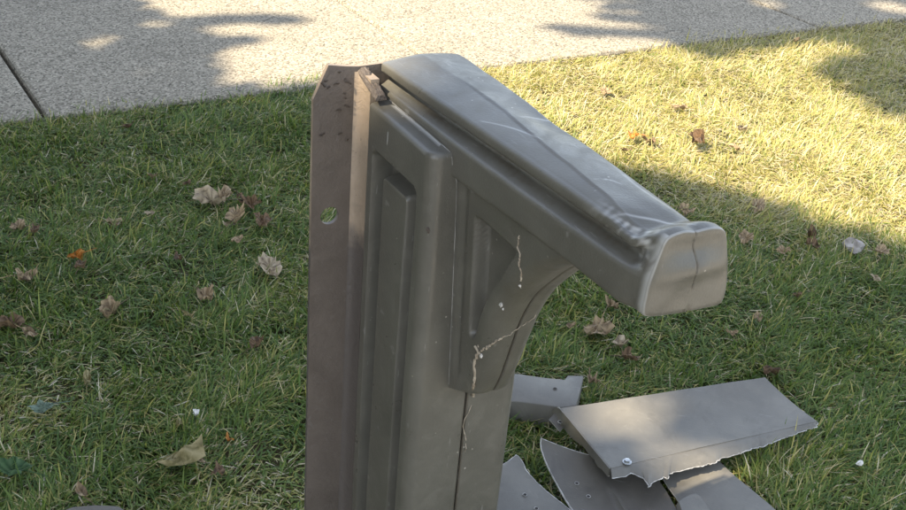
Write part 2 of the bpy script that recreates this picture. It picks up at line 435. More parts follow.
# ---- arm
XE = 45.2
capo = np.array([(8.2, -2.0), (5.6, -1.75), (4.1, -1.45), (3.75, -0.9), (3.70, 0.4), (3.75, 1.8), (4.0, 3.0), (4.25, 3.9), (4.45, 4.7), (4.6, 5.3), (5.0, 5.75), (5.8, 5.95), (6.6, 5.95), (7.6, 5.72),
                 (8.5, 5.72), (9.6, 5.68), (10.5, 5.42), (11.05, 4.7), (11.4, 3.5), (11.8, 2.2), (12.1, 0.9), (12.35, -0.6), (12.3, -1.6), (11.9, -2.1), (10.5, -2.1), (8.2, -2.0)])
crease = np.array([(-3.0, 7.4), (6.0, 7.6), (9.35, 7.7), (15.8, 7.5), (24.1, 6.6), (31.3, 6.1), (34.8, 5.8), (38.2, 5.3), (41, 5.2), (46, 5.6)])
NB, NS, NTOP = 10, 48, 44
def arm_section(x):
    t_ = np.clip(x / XE, 0, 1)
    bn, bf = 2.4 + 1.3 * t_ ** 2.5, 11.75 + 0.5 * t_
    pn, pf = 2.6 + 1.55 * t_, 12.45 - 2.7 * t_ ** 1.3
    zt = 0.027 * x
    def side(b, p, sg):   # from the bottom edge up to the plate's top rim; sg=+1 near side
        q = [(b + 0.45 * sg, -3.05), (b + 0.14 * sg, -2.93), (b, -2.6), (b, -1.2), (b, 0.15), (b + 0.05 * sg, 0.50), (b + 0.24 * sg, 0.70), (b + 0.5 * sg, 0.80),
             (p + 0.75 * sg, 1.15), (p + 1.05 * sg, 1.30), (p + 1.20 * sg, 1.6), (p + 1.15 * sg, 2.0), (p + 0.95 * sg, 2.2), (p + 0.5 * sg, 2.28), (p + 0.06 * sg, 2.36), (p, 2.55), (p, 3.05), (p + 0.09 * sg, 3.32), (p + 0.28 * sg, 3.46), (p + 0.60 * sg, 3.50)]
        return resample(smooth_poly(q, 160), NS)
    A = side(bn, pn, 1.0); B = side(bf, pf, -1.0)[::-1]
    mid = 0.5 * (bn + bf)
    bot1 = np.stack([np.linspace(mid, A[0, 0], NB, endpoint=False), np.full(NB, A[0, 1])], 1)
    ty = np.linspace(A[-1, 0], B[0, 0], NTOP + 2)[1:-1]
    u = (ty - ty[0]) / (ty[-1] - ty[0])
    yr = np.interp(x, crease[:, 0], crease[:, 1]); gab = np.where(ty < yr, (ty - A[-1, 0]) / (yr - A[-1, 0]), (B[0, 0] - ty) / (B[0, 0] - yr))
    top = np.stack([ty, 3.50 + 0.40 * gab ** 0.8], 1)
    bot2 = np.stack([np.linspace(B[-1, 0], mid, NB + 1)[1:], np.full(NB, B[-1, 1])], 1)
    Q = np.vstack([bot1, A, top, B, bot2])
    Q[:, 1] += zt
    return Q
capr = resample(smooth_poly(capo, 400), 400)
# correspondence: bottom / near side / top / far side of the cap outline
def cap_match():
    i1 = int(np.argmin(np.hypot(capr[:, 0] - 4.1, capr[:, 1] + 1.45))); i2 = int(np.argmin(np.hypot(capr[:, 0] - 5.1, capr[:, 1] - 5.6)))
    i3 = int(np.argmin(np.hypot(capr[:, 0] - 10.2, capr[:, 1] - 5.25))); i4 = int(np.argmin(np.hypot(capr[:, 0] - 12.1, capr[:, 1] + 1.9)))
    a = resample(capr[:i1 + 1], NB + 1)[:-1]; b_ = resample(capr[i1:i2 + 1], NS); c_ = resample(capr[i2:i3 + 1], NTOP + 2)[1:-1]
    d = resample(capr[i3:i4 + 1], NS); e = resample(capr[i4:], NB + 1)[1:]
    return np.vstack([a, b_, c_, d, e])
CAPQ = cap_match()
xs = np.r_[np.linspace(-2.6, -1.9, 5), np.linspace(-1.4, 36.5, 150), np.linspace(36.8, XE, 48)]
V = []; ST = []; G = []
for x in xs:
    Q = arm_section(x)
    # blend into the crumpled end
    w = sstep(42.0, 44.6, x) ** 1.1
    Q2 = Q * (1 - w) + CAPQ * w
    X = np.full(len(Q2), x)
    # rounded back end: pull in the section near the post
    if x < -1.3:
        k = (x + 1.3) / -1.3; s_ = 1 - 0.02 * k ** 3
        Q2 = (Q2 - [7.4, 0.4]) * [s_, 1 - 0.05 * k ** 3] + [7.4, 0.4]
    istop = np.zeros(len(Q2)); istop[NB + NS - 6:NB + NS + NTOP + 6] = 1
    # the back end of the top plate runs to a shallow point
    X = X - istop * (0.25 * np.exp(-((Q2[:, 0] - 9.5) / 3.5) ** 2)) * sstep(6, -2, x)
    # crease with a small step, dents
    yc = np.interp(x, crease[:, 0], crease[:, 1]) + 0.05 * math.sin(x * 0.9)
    amp = sstep(5, 12, x) * sstep(41, 36, x)
    dy = Q2[:, 0] - yc
    z = -0.14 * np.exp(-np.abs(dy) / 1.5) * sstep(0.12, -0.12, dy) * amp 
    z += -0.32 * np.exp(-((x - 19) / 5) ** 2 - ((Q2[:, 0] - 10.5) / 1.8) ** 2)
    z += -0.45 * np.exp(-((x - 41.5) / 2.4) ** 2 - ((Q2[:, 0] - 5.2) / 1.3) ** 2) + 0.25 * np.exp(-((x - 40) / 4) ** 2 - ((Q2[:, 0] - 9.0) / 1.2) ** 2)
    z += 0.05 * vnoise(np.stack([X * 0.2, Q2[:, 0] * 0.3], 1), 5, 1.0)
    Q2[:, 1] += z * istop
    # rim of the plate wanders, crumpled towards the end
    cr = sstep(35, 42, x) * sstep(45, 43.5, x)
    nz = vnoise(np.stack([X, Q2[:, 0] * 1.2, Q2[:, 1] * 1.2], 1), 9, 0.9)
    rim = np.zeros(len(Q2)); rim[NB + 24:NB + NS + 6] = 1
    Q2[:, 0] += rim * cr * 0.15 * nz + 0.04 * vnoise(np.stack([X * 0.25, Q2[:, 1] * 0.4], 1), 6, 1.0)
    Q2[:, 1] += rim * cr * 0.12 * np.roll(nz, 7)
    # bottom edge of the near face bows a little
    nearf = np.zeros(len(Q2)); nearf[NB:NB + 11] = 1
    Q2[:, 1] += nearf * (0.35 * sstep(15, 28, x) * sstep(46, 34, x))
    V.append(np.stack([X, Q2[:, 0], Q2[:, 1]], 1))
    nn = vnoise(np.stack([X, Q2[:, 0], Q2[:, 1]], 1), 21, 2.2); n3 = vnoise(np.stack([X, Q2[:, 0], Q2[:, 1]], 1), 22, 0.7)
    st = rim * cr * np.clip(0.25 + 0.9 * nn, 0, 0.8) * (np.arange(len(Q2)) > NB + 30)
    st = st + istop * 0.25 * np.exp(-((dy-0.15) / 0.12) ** 2) * amp * np.clip(n3 + 0.2, 0, 1)
    # pale stress lines that cross the plate
    for (xa, ya, xb, yb, wd, a0) in ((17.0, 4.2, 23.5, 7.0, 0.11, 0.5), (17.6, 8.3, 18.6, 11.6, 0.16, 0.55), (33.0, 6.6, 34.4, 8.4, 0.10, 0.55), (39.0, 4.9, 44.4, 8.2, 0.16, 0.55), (42, 9.6, 30, 10.6, 0.16, 0.4)):
        pv = np.stack([X - xa, Q2[:, 0] - ya], 1); dv = np.array([xb - xa, yb - ya]); ll = np.hypot(*dv)
        tt = np.clip(pv @ dv / ll ** 2, 0, 1); bow = 0.5 * np.sin(tt * math.pi)
        ds = np.hypot(pv[:, 0] - tt * dv[0] + bow * dv[1] / ll, pv[:, 1] - tt * dv[1] - bow * dv[0] / ll)
        st = st + istop * a0 * np.exp(-(ds / wd) ** 2) * (0.5 + 0.5 * np.sin(tt * math.pi))
    st = st + 0.5 * sstep(XE - 0.9, XE, x) * (np.arange(len(Q2)) < NB + NS) * (np.arange(len(Q2)) > NB - 1)
    ST.append(np.clip(st, 0, 0.85))
    g = np.zeros(len(Q2)); g[NB + 24:NB + 36] = np.clip(0.9 * nn[NB + 24:NB + 36], 0, 0.6)
    g += istop * 0.45 * np.exp(-(dy / 0.13) ** 2) * sstep(14, 22, x) * amp
    G.append(np.clip(g, 0, 0.9))
m = V[0].shape[0]; n = len(V); V = np.vstack(V)
fc = gridfaces(n, m, 0, True) + [tuple(range(m))[::-1]]
obj('arm', L(V), fc, MAT['plastic'], root, attrs={'stress': np.concatenate(ST), 'grime': np.concatenate(G)}, angle=60)
ENDRING = V[-m:, 1:3]
# ---- end cap: bulged face with a parting line
cen = np.array([8.1, 2.1]); V = []; G = []; ST = []
rings = [(1.0, 0.0), (0.996, 0.10), (0.985, 0.19), (0.965, 0.24)] + [(s_, 0.26 + 0.20 * (1 - s_)) for s_ in np.linspace(0.88, 0.02, 34)]
for s_, dx in rings:
    Q = cen + (ENDRING - cen) * s_
    up = (Q[:, 1] - 2.2)
    bul = dx * 1.0 + (1 - s_ ** 4) * (0.40 * np.exp(-((up - 0.2) / 1.1) ** 2) - 0.20 * np.exp(-((up - 2.2) / 0.9) ** 2) + 0.10 * vnoise(Q, 31, 0.5))
    lean = -0.03 * np.maximum(up, 0) * (1 - s_ ** 6)
    ys = 8.55 - 0.13 * (Q[:, 1] + 2) + 0.07 * np.sin(Q[:, 1] * 2.4)
    gro = np.exp(-((Q[:, 0] - ys) / 0.06) ** 2)
    V.append(np.stack([XE + bul + lean - 0.12 * gro, Q[:, 0], Q[:, 1]], 1))
    G.append(np.clip(0.45 * gro + 0.8 * np.exp(-(((Q[:, 0] - 8.0) / 0.22) ** 2 + ((Q[:, 1] - 2.9) / 0.22) ** 2)), 0, 0.9))
    ST.append(np.full(m, 0.35 if s_ > 0.97 else 0.0))
V = np.vstack(V)
cap = obj('end_cap', L(V), gridfaces(len(rings), m, 0, True) + [tuple(range((len(rings) - 1) * m, len(rings) * m))], MAT['plastic'], root,
          attrs={'stress': np.concatenate(ST), 'grime': np.concatenate(G)}, angle=60)

# ---- corbel bracket under the arm
cz = np.array([-29.4, -28.3, -27.2, -26.0, -23.2, -18.7, -15.3, -11.5, -8.0, -5.0, -2.6, -0.8])
cx = np.array([15.2, 18.0, 20.1, 20.9, 21.9, 23.1, 24.1, 25.9, 28.6, 31.4, 34.6, 37.0])
zz = np.r_[np.linspace(-29.4, -26, 22), np.linspace(-25.8, -1.2, 150)]
sm = smooth_poly(np.stack([cz, cx], 1), 400)
xf = np.interp(zz, sm[:, 0], sm[:, 1])
V = []; G = []; ST = []
for z, x1 in zip(zz, xf):
    ysd = 3.25 + 1.25 * (-3 - z) / 26.0; ysd = np.clip(ysd, 3.2, 4.5)
    yf = WY - ysd
    r = min(2.1, max(0.05, (x1 - 15.1) * 0.35))
    px = np.r_[np.linspace(14.9, x1 - r, 64)]
    A = np.stack([px, np.full(64, ysd)], 1)
    e1 = 19.1 - px; e2 = np.full(64, max(z + 5.2, -19.6 - z)); e3 = px - (x1 - 2.9 - 1.4 * sstep(-11, -4, z)); k_ = 0.32
    d = k_ * np.log(np.exp(np.clip(e1 / k_, -40, 40)) + np.exp(np.clip(e2 / k_, -40, 40)) + np.exp(np.clip(e3 / k_, -40, 40)))
    A[:, 1] += 1.7 * sstep(0.25, -0.35, d) + 0.30 * sstep(2.6, 0.0, px - 15.1) * -1 * 0  # recess
    A[:, 1] += 0.30 * np.exp(-((px - 16.6) / 0.7) ** 2) * sstep(-27.5, -24, z)             # shallow flute beside the post
    an = np.radians(np.linspace(0, 90, 12)[1:])
    arc = np.stack([x1 - r + r * np.sin(an), ysd + r - r * np.cos(an)], 1)
    fr = np.linspace(ysd + r, yf - r, 36)[1:-1]
    fx = np.full(34, x1); gro = np.exp(-((fr - SEAM) / 0.13) ** 2); fx = fx - 0.38 * gro
    Fp = np.stack([fx, fr], 1)
    arc2 = np.stack([arc[::-1, 0], WY - arc[::-1, 1]], 1); B = np.stack([A[::-1, 0], WY - A[::-1, 1]], 1)
    Q = np.vstack([A, arc, Fp, arc2, B])
    V.append(np.column_stack([Q, np.full(len(Q), z)]))
    g = np.zeros(len(Q)); g[75:109] = 0.85 * gro
    g = g + 0.12 * (vnoise(V[-1], 41, 0.9) > 0.55)
    G.append(np.clip(g, 0, 0.9)); ST.append(np.zeros(len(Q)))
mm = len(V[0]); nn_ = len(V); V = np.vstack(V)
obj('corbel', L(V), gridfaces(nn_, mm) + [tuple(range(mm))], MAT['plastic'], root, attrs={'stress': np.concatenate(ST), 'grime': np.concatenate(G)}, angle=60)
# pale flash line along the shell's edge beside the corbel and over the panel
fl = [(15.14, 2.36, -0.4), (15.16, 2.5, -1.4), (15.16, 2.9, -2.7), (15.16, 3.2, -4.0), (15.16, 3.7, -13.5), (15.16, 4.15, -22.5), (15.16, 4.45, -28.9)]
v, f = tube(L(smooth_poly(fl, 40)), 0.00036, 5); obj('flash_line', v, f, MAT['flash'], root)
v, f = tube(L(np.array([(0.6, 2.3, 0.06), (7, 2.32, 0.05), (12.6, 2.32, 0.04), (14.6, 2.34, -0.02), (15.1, 2.36, -0.5)])), 0.0006, 5); obj('flash_line', v, f, MAT['flash'], root)
# rust-coloured blotch: a wasp's mud dab, slightly proud
def dab(cx_, cy_, cz_, r_, mat, name, nrm='x', seed=1):
    g_ = np.random.default_rng(seed); V_ = []; k = 14
    for i, (s_, h) in enumerate(((1.0, 0.0), (0.8, 0.5), (0.45, 0.85), (0.05, 1.0))):
        for j in range(k):
            a = 2 * math.pi * j / k; rr_ = r_ * s_ * (1 + 0.30 * math.sin(2 * a + seed) + 0.2 * math.sin(3 * a + 2.1 * seed) + 0.1 * g_.normal())
            o1, o2, o3 = rr_ * math.cos(a), rr_ * 1.2 * math.sin(a), h * r_ * 0.28
            V_.append((cx_ + o3, cy_ + o1, cz_ + o2) if nrm == 'x' else (cx_ + o1, cy_ - o3, cz_ + o2))
    return obj(name, L(V_), gridfaces(4, k, 0, True) + [tuple(range(3 * k, 4 * k))], mat, root)
dab(14.72, 0.62, -8.6, 0.34, MAT['break'], 'mud_dab', 'x', 3)

# ---- dried roots and web bits caught on the corbel
rt = empty('dried_vine', (O[0], O[1], 0.0), YAW)
tag(rt, 'thin dried vine with pale crumbs clinging to the curved bracket', 'dried vine')
AX3 = np.array([AX[0], AX[1], 0.0]); BX3 = np.array([-AX[1], AX[0], 0.0])
def corbel_hit(px, py, lift=0.12):
    # first point along the pixel's ray that touches the corbel or the post's front face, in the post's cm frame
    d_ = ray(px, py); oc = (CAM - O) * 100; prev = None
    for t_ in np.arange(70, 190, 0.06):
        p_ = oc + d_ * t_; l_ = np.array([p_ @ AX3, p_ @ BX3, p_[2]])
        ys_ = float(np.clip(3.25 + 1.25 * (-3 - l_[2]) / 26.0, 3.2, 4.5)); x1_ = float(np.interp(l_[2], sm[:, 0], sm[:, 1])) if -29.4 < l_[2] < -1 else 15.1
        x1_ = max(x1_, 15.1); r_ = min(2.1, max(0.05, (x1_ - 15.1) * 0.35))
        ins_ = l_[0] < x1_ and l_[1] > (ys_ if x1_ > 15.1 else 0)
        if ins_ and l_[0] > x1_ - r_ and l_[1] < ys_ + r_ and x1_ > 15.1: ins_ = math.hypot(l_[0] - x1_ + r_, ys_ + r_ - l_[1]) < r_
        if ins_: return l_ - np.array([d_ @ AX3, d_ @ BX3, d_[2]]) * lift
    return np.array([20.0, 4.0, -20.0])
def trace(pix, n): return smooth_poly([corbel_hit(*q_) for q_ in pix], n)
V1 = trace([(519, 236), (518, 246), (520, 256), (519, 265), (521, 272), (521, 281)], 34)
V2 = trace([(475, 346), (478, 352), (475, 360), (474, 368), (475, 377), (473, 388), (473, 396), (470, 408), (463, 424), (466, 440), (465, 452)], 70)
V3 = trace([(477, 354), (482, 350), (489, 346), (496, 341), (502, 338)], 30)
V4 = trace([(500, 339), (512, 333), (523, 325), (536, 316)], 20)
for k, (pts, rad) in enumerate(((V1, 0.0008), (V2, 0.0011), (V3, 0.0010), (V4, 0.0004))):
    pts = pts + 0.06 * rng.normal(size=pts.shape) * [1, 0.4, 1]
    rr = [rad * (0.55 + 0.8 * abs(math.sin(i * 0.9 + k))) for i in range(len(pts))]
    if k == 1: rr = [q * (1.3 if i < 44 else 0.45) for i, q in enumerate(rr)]
    v, f = tube(L(pts), rr, 6); obj('root_strand', v, f, MAT['root'], rt)
def crumb(c_, r_, mat, par, name, seed):
    g_ = np.random.default_rng(seed); V_ = []; k = 8
    for i, a1 in enumerate(np.linspace(-80, 80, 6)):
        for j in range(k):
            a2 = 2 * math.pi * j / k; q = r_ * (1 + 0.28 * g_.normal())
            V_.append((c_[0] + q * math.cos(R(a1)) * math.cos(a2), c_[1] + 0.55 * q * math.cos(R(a1)) * math.sin(a2), c_[2] + q * math.sin(R(a1))))
    return obj(name, L(V_), gridfaces(6, k, 0, True) + [tuple(range(k))[::-1], tuple(range(5 * k, 6 * k))], mat, par)
for k, (px_, py_, r_) in enumerate(((501, 305, 0.38), (503, 309, 0.2), (481, 356, 0.36), (520, 286, 0.22), (487, 348, 0.18), (519, 262, 0.2), (478, 346, 0.2))):
    crumb(corbel_hit(px_, py_, 0.15), r_ * 0.7, MAT['torn'] if k < 4 else MAT['root'], rt, 'pale_crumb', k)

# ================================================================ STEEL POST behind it
sp = empty('steel_post', (O[0], O[1], 0.0), YAW)
tag(sp, 'brown painted steel T-post with clipped corner and round hole', 'steel post')
def flange():
    # plate in the y-z plane with clipped corner and a round hole, built as a ring-filled outline
    y0, y1, zt, zb, th = -5.25, 4.6, 3.45, -ZT * 100 - 6, 0.55
    hc, hr, N = (-2.95, -15.0), 1.12, 40
    # region A: square around the hole from z -20 to -10, bridged ring -> square
    xF, xB = -2.8, -2.8 - th
    V = []; Fc = []
    def add(q, flip=False):
        o = len(V); V.extend(q); Fc.append(tuple(range(o, o + len(q)))[::-1] if flip else tuple(range(o, o + len(q))))
    for xx, fl_ in ((xF, False), (xB, True)):
        add([(xx, y0, zb), (xx, y1, zb), (xx, y1, -20), (xx, y0, -20)], fl_)
        add([(xx, y0, -10), (xx, y1, -10), (xx, y1, 3.05), (xx, 0, 2.95), (xx, -1.6, 3.12), (xx, -3.55, zt), (xx, y0, -0.35)], fl_)
        for i in range(N):
            a0, a1 = 2 * math.pi * i / N, 2 * math.pi * (i + 1) / N
            def sq(a):
                c_, s_ = math.cos(a), math.sin(a)
                kx = ((y1 - hc[0]) / c_ if c_ > 1e-9 else (y0 - hc[0]) / c_ if c_ < -1e-9 else 1e9); kz = ((-10 - hc[1]) / s_ if s_ > 1e-9 else (-20 - hc[1]) / s_ if s_ < -1e-9 else 1e9)
                k = min(kx, kz); return (xx, hc[0] + k * c_, hc[1] + k * s_)
            p = lambda a: (xx, hc[0] + hr * math.cos(a), hc[1] + hr * math.sin(a))
            add([p(a0), sq(a0), sq(a1), p(a1)], fl_)
        for cy, czz in ((y1, -10), (y0, -10), (y0, -20), (y1, -20)):   # corner slivers
            an = math.atan2(czz - hc[1], cy - hc[0]) % (2 * math.pi); i = int(an / (2 * math.pi) * N); a0, a1 = 2 * math.pi * i / N, 2 * math.pi * (i + 1) / N
            add([sq(a0), (xx, cy, czz), sq(a1)], fl_)
    out = [(y0, zb), (y1, zb), (y1, 3.05), (0, 2.95), (-1.6, 3.12), (-3.55, zt), (y0, -0.35)]
    for (ya, za), (yb, zb_) in zip(out, out[1:] + out[:1]): add([(xB, ya, za), (xB, yb, zb_), (xF, yb, zb_), (xF, ya, za)])
    for i in range(N):
        a0, a1 = 2 * math.pi * i / N, 2 * math.pi * (i + 1) / N
        q = [(xx, hc[0] + hr * math.cos(a), hc[1] + hr * math.sin(a)) for xx, a in ((xF, a0), (xF, a1), (xB, a1), (xB, a0))]
        add(q)
    return V, Fc
v, f = flange(); fo = obj('flange', L(v), f, None, sp, smooth=False, mats=[MAT['brown'], MAT['beige']], midx=[1 if q_ >= len(f) - 47 and q_ < len(f) - 40 else 0 for q_ in range(len(f))])  # rim faces coloured beige, standing in for light the edge catches
# fillet + web towards the plastic
prof = [(-2.79, -0.45), (-2.68, -0.2), (-2.4, 0.03), (-1.8, 0.22), (-1.0, 0.28), (-0.12, 0.30), (-0.12, 1.30), (-2.79, 1.30)]
V = []
zrow = np.r_[np.linspace(-ZT * 100 - 5, 0.2, 30), np.linspace(0.5, 2.35, 8)]
for z in zrow: V += [(x, y, z) for x, y in prof]
k = len(prof)
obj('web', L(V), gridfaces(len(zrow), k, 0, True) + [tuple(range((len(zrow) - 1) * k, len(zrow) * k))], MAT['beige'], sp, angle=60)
# splintered top of the web
g_ = np.random.default_rng(5); V = []; Fc = []
nx_, ny_ = 16, 8
for i in range(nx_):
    for j in range(ny_):
        x = -2.78 + 4.6 * i / (nx_ - 1); y = -0.05 + 1.4 * j / (ny_ - 1)
        z = 2.85 - 0.105 * i + 0.07 * g_.normal() * (0 < i < nx_ - 1) - 0.45 * (abs(j - 3.5) / 3.5) ** 3
        V.append((x, y + 0.06 * g_.normal(), z))
top_n = len(V)
for i in range(nx_):
    for j in range(ny_):
        x = -2.78 + 4.6 * i / (nx_ - 1); y = 0.0 + 1.3 * j / (ny_ - 1); V.append((x if i < 9 else x, y + 0.05, 2.0 - 0.09 * i))
Fc = gridfaces(nx_, ny_) + [q[::-1] for q in gridfaces(nx_, ny_, top_n)]
ringi = [i * ny_ for i in range(nx_)] + [(nx_ - 1) * ny_ + j for j in range(1, ny_)] + [i * ny_ + ny_ - 1 for i in range(nx_ - 2, -1, -1)] + [j for j in range(ny_ - 2, 0, -1)]
for a_, b_ in zip(ringi, ringi[1:] + ringi[:1]): Fc.append((a_, b_, b_ + top_n, a_ + top_n))
bt = obj('splintered_top', L(V), Fc, MAT['break'], sp, smooth=False); bt['label'] = 'pale splintered top of the web'
# curled paint flakes near the top
for k in range(15):
    g_ = np.random.default_rng(100 + k)
    y = g_.uniform(-4.6, -1.0); z = g_.uniform(-6, 2.6) if k > 3 else g_.uniform(0.5, 2.4)
    if z > 2.4 - 0 and y < -3.6: z = 1.0
    if y < -4.2 and z > 0: z -= 3
    w_, h_ = g_.uniform(0.3, 0.9), g_.uniform(0.14, 0.30); an = g_.uniform(-0.9, 0.9); V = []
    for i in range(5):
        for j in range(2):
            u_ = (i / 4 - 0.5) * w_; q = (j - 0.5) * h_
            yy = u_ * math.cos(an) - q * math.sin(an); zz_ = u_ * math.sin(an) + q * math.cos(an)
            V.append((-2.79 + (0.20 * j) + 0.05 * math.sin(i * 1.5 + k), y + yy, z + zz_ + 0.03 * g_.normal()))
    o_ = obj('paint_flake', L(V), gridfaces(5, 2), MAT['brown'] if k % 3 else MAT['break'], sp)

# ================================================================ BROKEN PIECES ON THE GRASS
def sheet(name, P, th, mats, parent=None, label=None, stress=None):
    """P: n x m x 3 world grid of the upper side; a thin slab with a pale torn rim."""
    P = np.asarray(P, float); n, m = P.shape[:2]
    du = np.gradient(P, axis=0); dv = np.gradient(P, axis=1); N = np.cross(du, dv); N /= np.linalg.norm(N, axis=2, keepdims=True) + 1e-12
    if N[..., 2].mean() < 0: N = -N; flip = True
    else: flip = False
    B = P - N * th
    V = np.vstack([P.reshape(-1, 3), B.reshape(-1, 3)]); k = n * m
    top = gridfaces(n, m); bot = [tuple(i + k for i in q[::-1]) for q in top]
    if flip: top = [q[::-1] for q in top]; bot = [q[::-1] for q in bot]
    ring = [j for j in range(m)] + [i * m + m - 1 for i in range(1, n)] + [(n - 1) * m + j for j in range(m - 2, -1, -1)] + [i * m for i in range(n - 2, 0, -1)]
    rim = [(a, b_, b_ + k, a + k) for a, b_ in zip(ring, ring[1:] + ring[:1])]
    if not flip: rim = [q[::-1] for q in rim]
    mi = [0] * len(top) + [0] * len(bot) + [1] * len(rim)
    st = np.zeros(2 * k) if stress is None else np.r_[stress.reshape(-1), np.zeros(k)]
    c0 = V.mean(0) if parent is None else np.zeros(3)
    if parent is None: c0[2] = V[:, 2].min()
    o = obj(name, V - c0, top + bot + rim, None, parent, mats=list(mats), midx=mi, attrs={'stress': st, 'grime': np.zeros(2 * k)}, angle=35)
    if parent is None: o.location = c0
    if label: o['label'] = label
    return o
def ruled(Lp, Rp, n, m, sag=0.0, bump=0.0, seed=0):
    A = resample(Lp, n); B = resample(Rp, n); T = np.linspace(0, 1, m)
    P = A[:, None] * (1 - T)[None, :, None] + B[:, None] * T[None, :, None]
    P[..., 2] += -sag * np.sin(T * math.pi)[None]
    if bump: P[..., 2] += bump * vnoise(P[..., :2], seed, 14)
    return P
def gp(x, y, z): return gnd(x, y, z)
def jag(A, amp, seed):
    g_ = np.random.default_rng(seed); A = np.array(A, float).copy()
    A[1:-1, :2] += amp * g_.normal(size=(len(A) - 2, 2)); return A
TORN = MAT['torn']
def edge_tube(P_, rad, par, seed):
    # whitened, slightly curled lip of torn plastic
    g_ = np.random.default_rng(seed); v_, f_ = tube(P_, [rad * g_.uniform(0.35, 1.25) for _ in P_], 5)
    return obj('torn_lip', v_, f_, TORN, par)

# large rectangular panel, torn lower edge
pe = empty('broken_panel', gp(680, 430, 0.0)); pe.location.z = 0.0
tag(pe, 'large flat grey panel with torn front edge, topmost of the broken plastic', 'plastic panel')
po = np.array(pe.location)
TL, TR, RT, BL = gp(561, 408, 0.085), gp(765, 377, 0.072), gp(817, 421, 0.058), gp(611, 468, 0.075)
top_e = np.array([TL + (TR - TL) * t_ for t_ in np.linspace(0, 1, 40)]); bot_e = np.array([BL + (RT - BL) * t_ for t_ in np.linspace(0, 1, 40)])
P = ruled(top_e, bot_e, 40, 22, sag=0.004, bump=0.0010, seed=4)
sheet('panel_face', P - po, 0.003, (MAT['inner'], MAT['inner']), pe)
# front strip, folded down, ragged (pixels of its torn edge)
tear = [(612, 478), (624, 477), (632, 473), (645, 479), (649, 487), (653, 482), (656, 481), (664, 477), (668, 479), (668, 474), (690, 468), (701, 466), (714, 463), (719, 460), (722, 458), (735, 455), (752, 449), (765, 446), (768, 444), (790, 436), (800, 432), (816, 427), (818, 423)]
zl = lambda x: 0.064 - 0.012 * (x - 612) / 206
te = resample([gp(x, y, zl(x)) for x, y in tear], 120); fo_ = np.array([BL + (RT - BL) * t_ for t_ in np.linspace(0, 1, 120)])
te = jag(te, 0.0009, 8)
fo2 = fo_ + [0, 0, 0.0]
P = np.stack([fo2 * (1 - t_) + te * t_ + [0, 0, -0.0008 + 0.002 * math.sin(t_ * math.pi)] for t_ in np.linspace(0, 1, 7)], 1)
sheet('torn_flange', P - po, 0.003, (MAT['inner'], MAT['inner']), pe)
edge_tube(te - po, 0.0009, pe, 5)
# left flange turned down, with a tab
A = np.array([TL + (BL - TL) * t_ for t_ in np.linspace(0, 1, 20)])
lt = resample([gp(553, 411, 0.055), gp(560, 423, 0.05), gp(570, 434, 0.05), gp(585, 447, 0.05), gp(598, 464, 0.052), gp(609, 476, 0.055)], 20)
P = np.stack([A * (1 - t_) + jag(lt, 0.0015, 3) * t_ + [0, 0, 0.006 * math.sin(t_ * math.pi)] for t_ in np.linspace(0, 1, 6)], 1)
sheet('side_flange', P - po, 0.003, (MAT['inner'], MAT['inner']), pe); edge_tube(np.array(P[:, -1]) - po, 0.0009, pe, 7)
P = ruled([gp(556, 412, 0.06), gp(566, 424, 0.055)], [gp(549, 419, 0.055), gp(560, 431, 0.05)], 8, 6)
tb = sheet('tab', P - po, 0.003, (MAT['inner_dark'], TORN), pe)
def ring_hole(c_, r_, par, off, name='screw_hole', tilt=None):
    V_ = []; k = 16
    for rr_, dz in ((r_ * 1.1, 0.0006), (r_ * 1.0, 0.0014), (r_ * 0.82, 0.0008), (r_ * 0.05, 0.0004)):
        for j in range(k):
            a = 2 * math.pi * j / k; V_.append((c_[0] + rr_ * math.cos(a) - off[0], c_[1] + rr_ * math.sin(a) - off[1], c_[2] + dz - off[2]))
    mi = [0] * k + [0] * k + [1] * k + [1]
    return obj(name, V_, gridfaces(4, k, 0, True) + [tuple(range(3 * k, 4 * k))], None, par, mats=[TORN, MAT['seam']], midx=mi)
ring_hole(gp(560, 422, 0.061), 0.004, pe, po)
# screw with washer
sc = gp(627, 462, 0.077)
V = []; k = 12
for rr_, z in ((0.0085, 0.0), (0.0085, 0.0014), (0.0055, 0.0016), (0.0050, 0.0055), (0.0030, 0.0062)):
    for j in range(k):
        a = 2 * math.pi * j / k; q = rr_ * (1 if rr_ > 0.006 else (1 + 0.08 * math.cos(6 * a)))
        V.append((sc[0] + q * math.cos(a) - po[0], sc[1] + q * math.sin(a) - po[1], sc[2] + z - po[2]))
obj('screw', V, gridfaces(5, k, 0, True) + [tuple(range(4 * k, 5 * k))], MAT['screw'], pe, angle=30)
# small box-like bar behind it
def prism(name, top, depth, mats, label, cat, group=None, hole=None, rad=0.006):
    T_ = np.asarray(top, float); c_ = T_.mean(0); n = len(T_); V = []
    for k_, (ins, dz) in enumerate(((0.0, -depth), (0.0, -rad), (rad * 0.3, -rad * 0.3), (rad, 0.0))):
        d = c_ - T_; d[:, 2] = 0; ln = np.linalg.norm(d, axis=1, keepdims=True); V += list(T_ + d / ln * ins + [0, 0, dz])
    e = empty(name, (c_[0], c_[1], c_[2] - depth)); eo = np.array(e.location); V = np.array(V) - eo
    tag(e, label, cat, group)
    o = obj('shell', V, gridfaces(4, n, 0, True) + [tuple(range(3 * n, 4 * n))], mats[0], e, attrs={'stress': np.zeros(len(V)), 'grime': np.zeros(len(V))}, angle=30)
    if hole is not None: ring_hole(hole, 0.0040, e, eo).data.materials[0] = MAT['inner_dark']
    return e
zb = 0.055
bt_px = [(488, 401), (487, 371), (518, 373), (545, 376.5), (567, 379), (570, 374.5), (584, 375), (581, 390), (577, 405), (562, 407), (540, 404), (516, 401)]
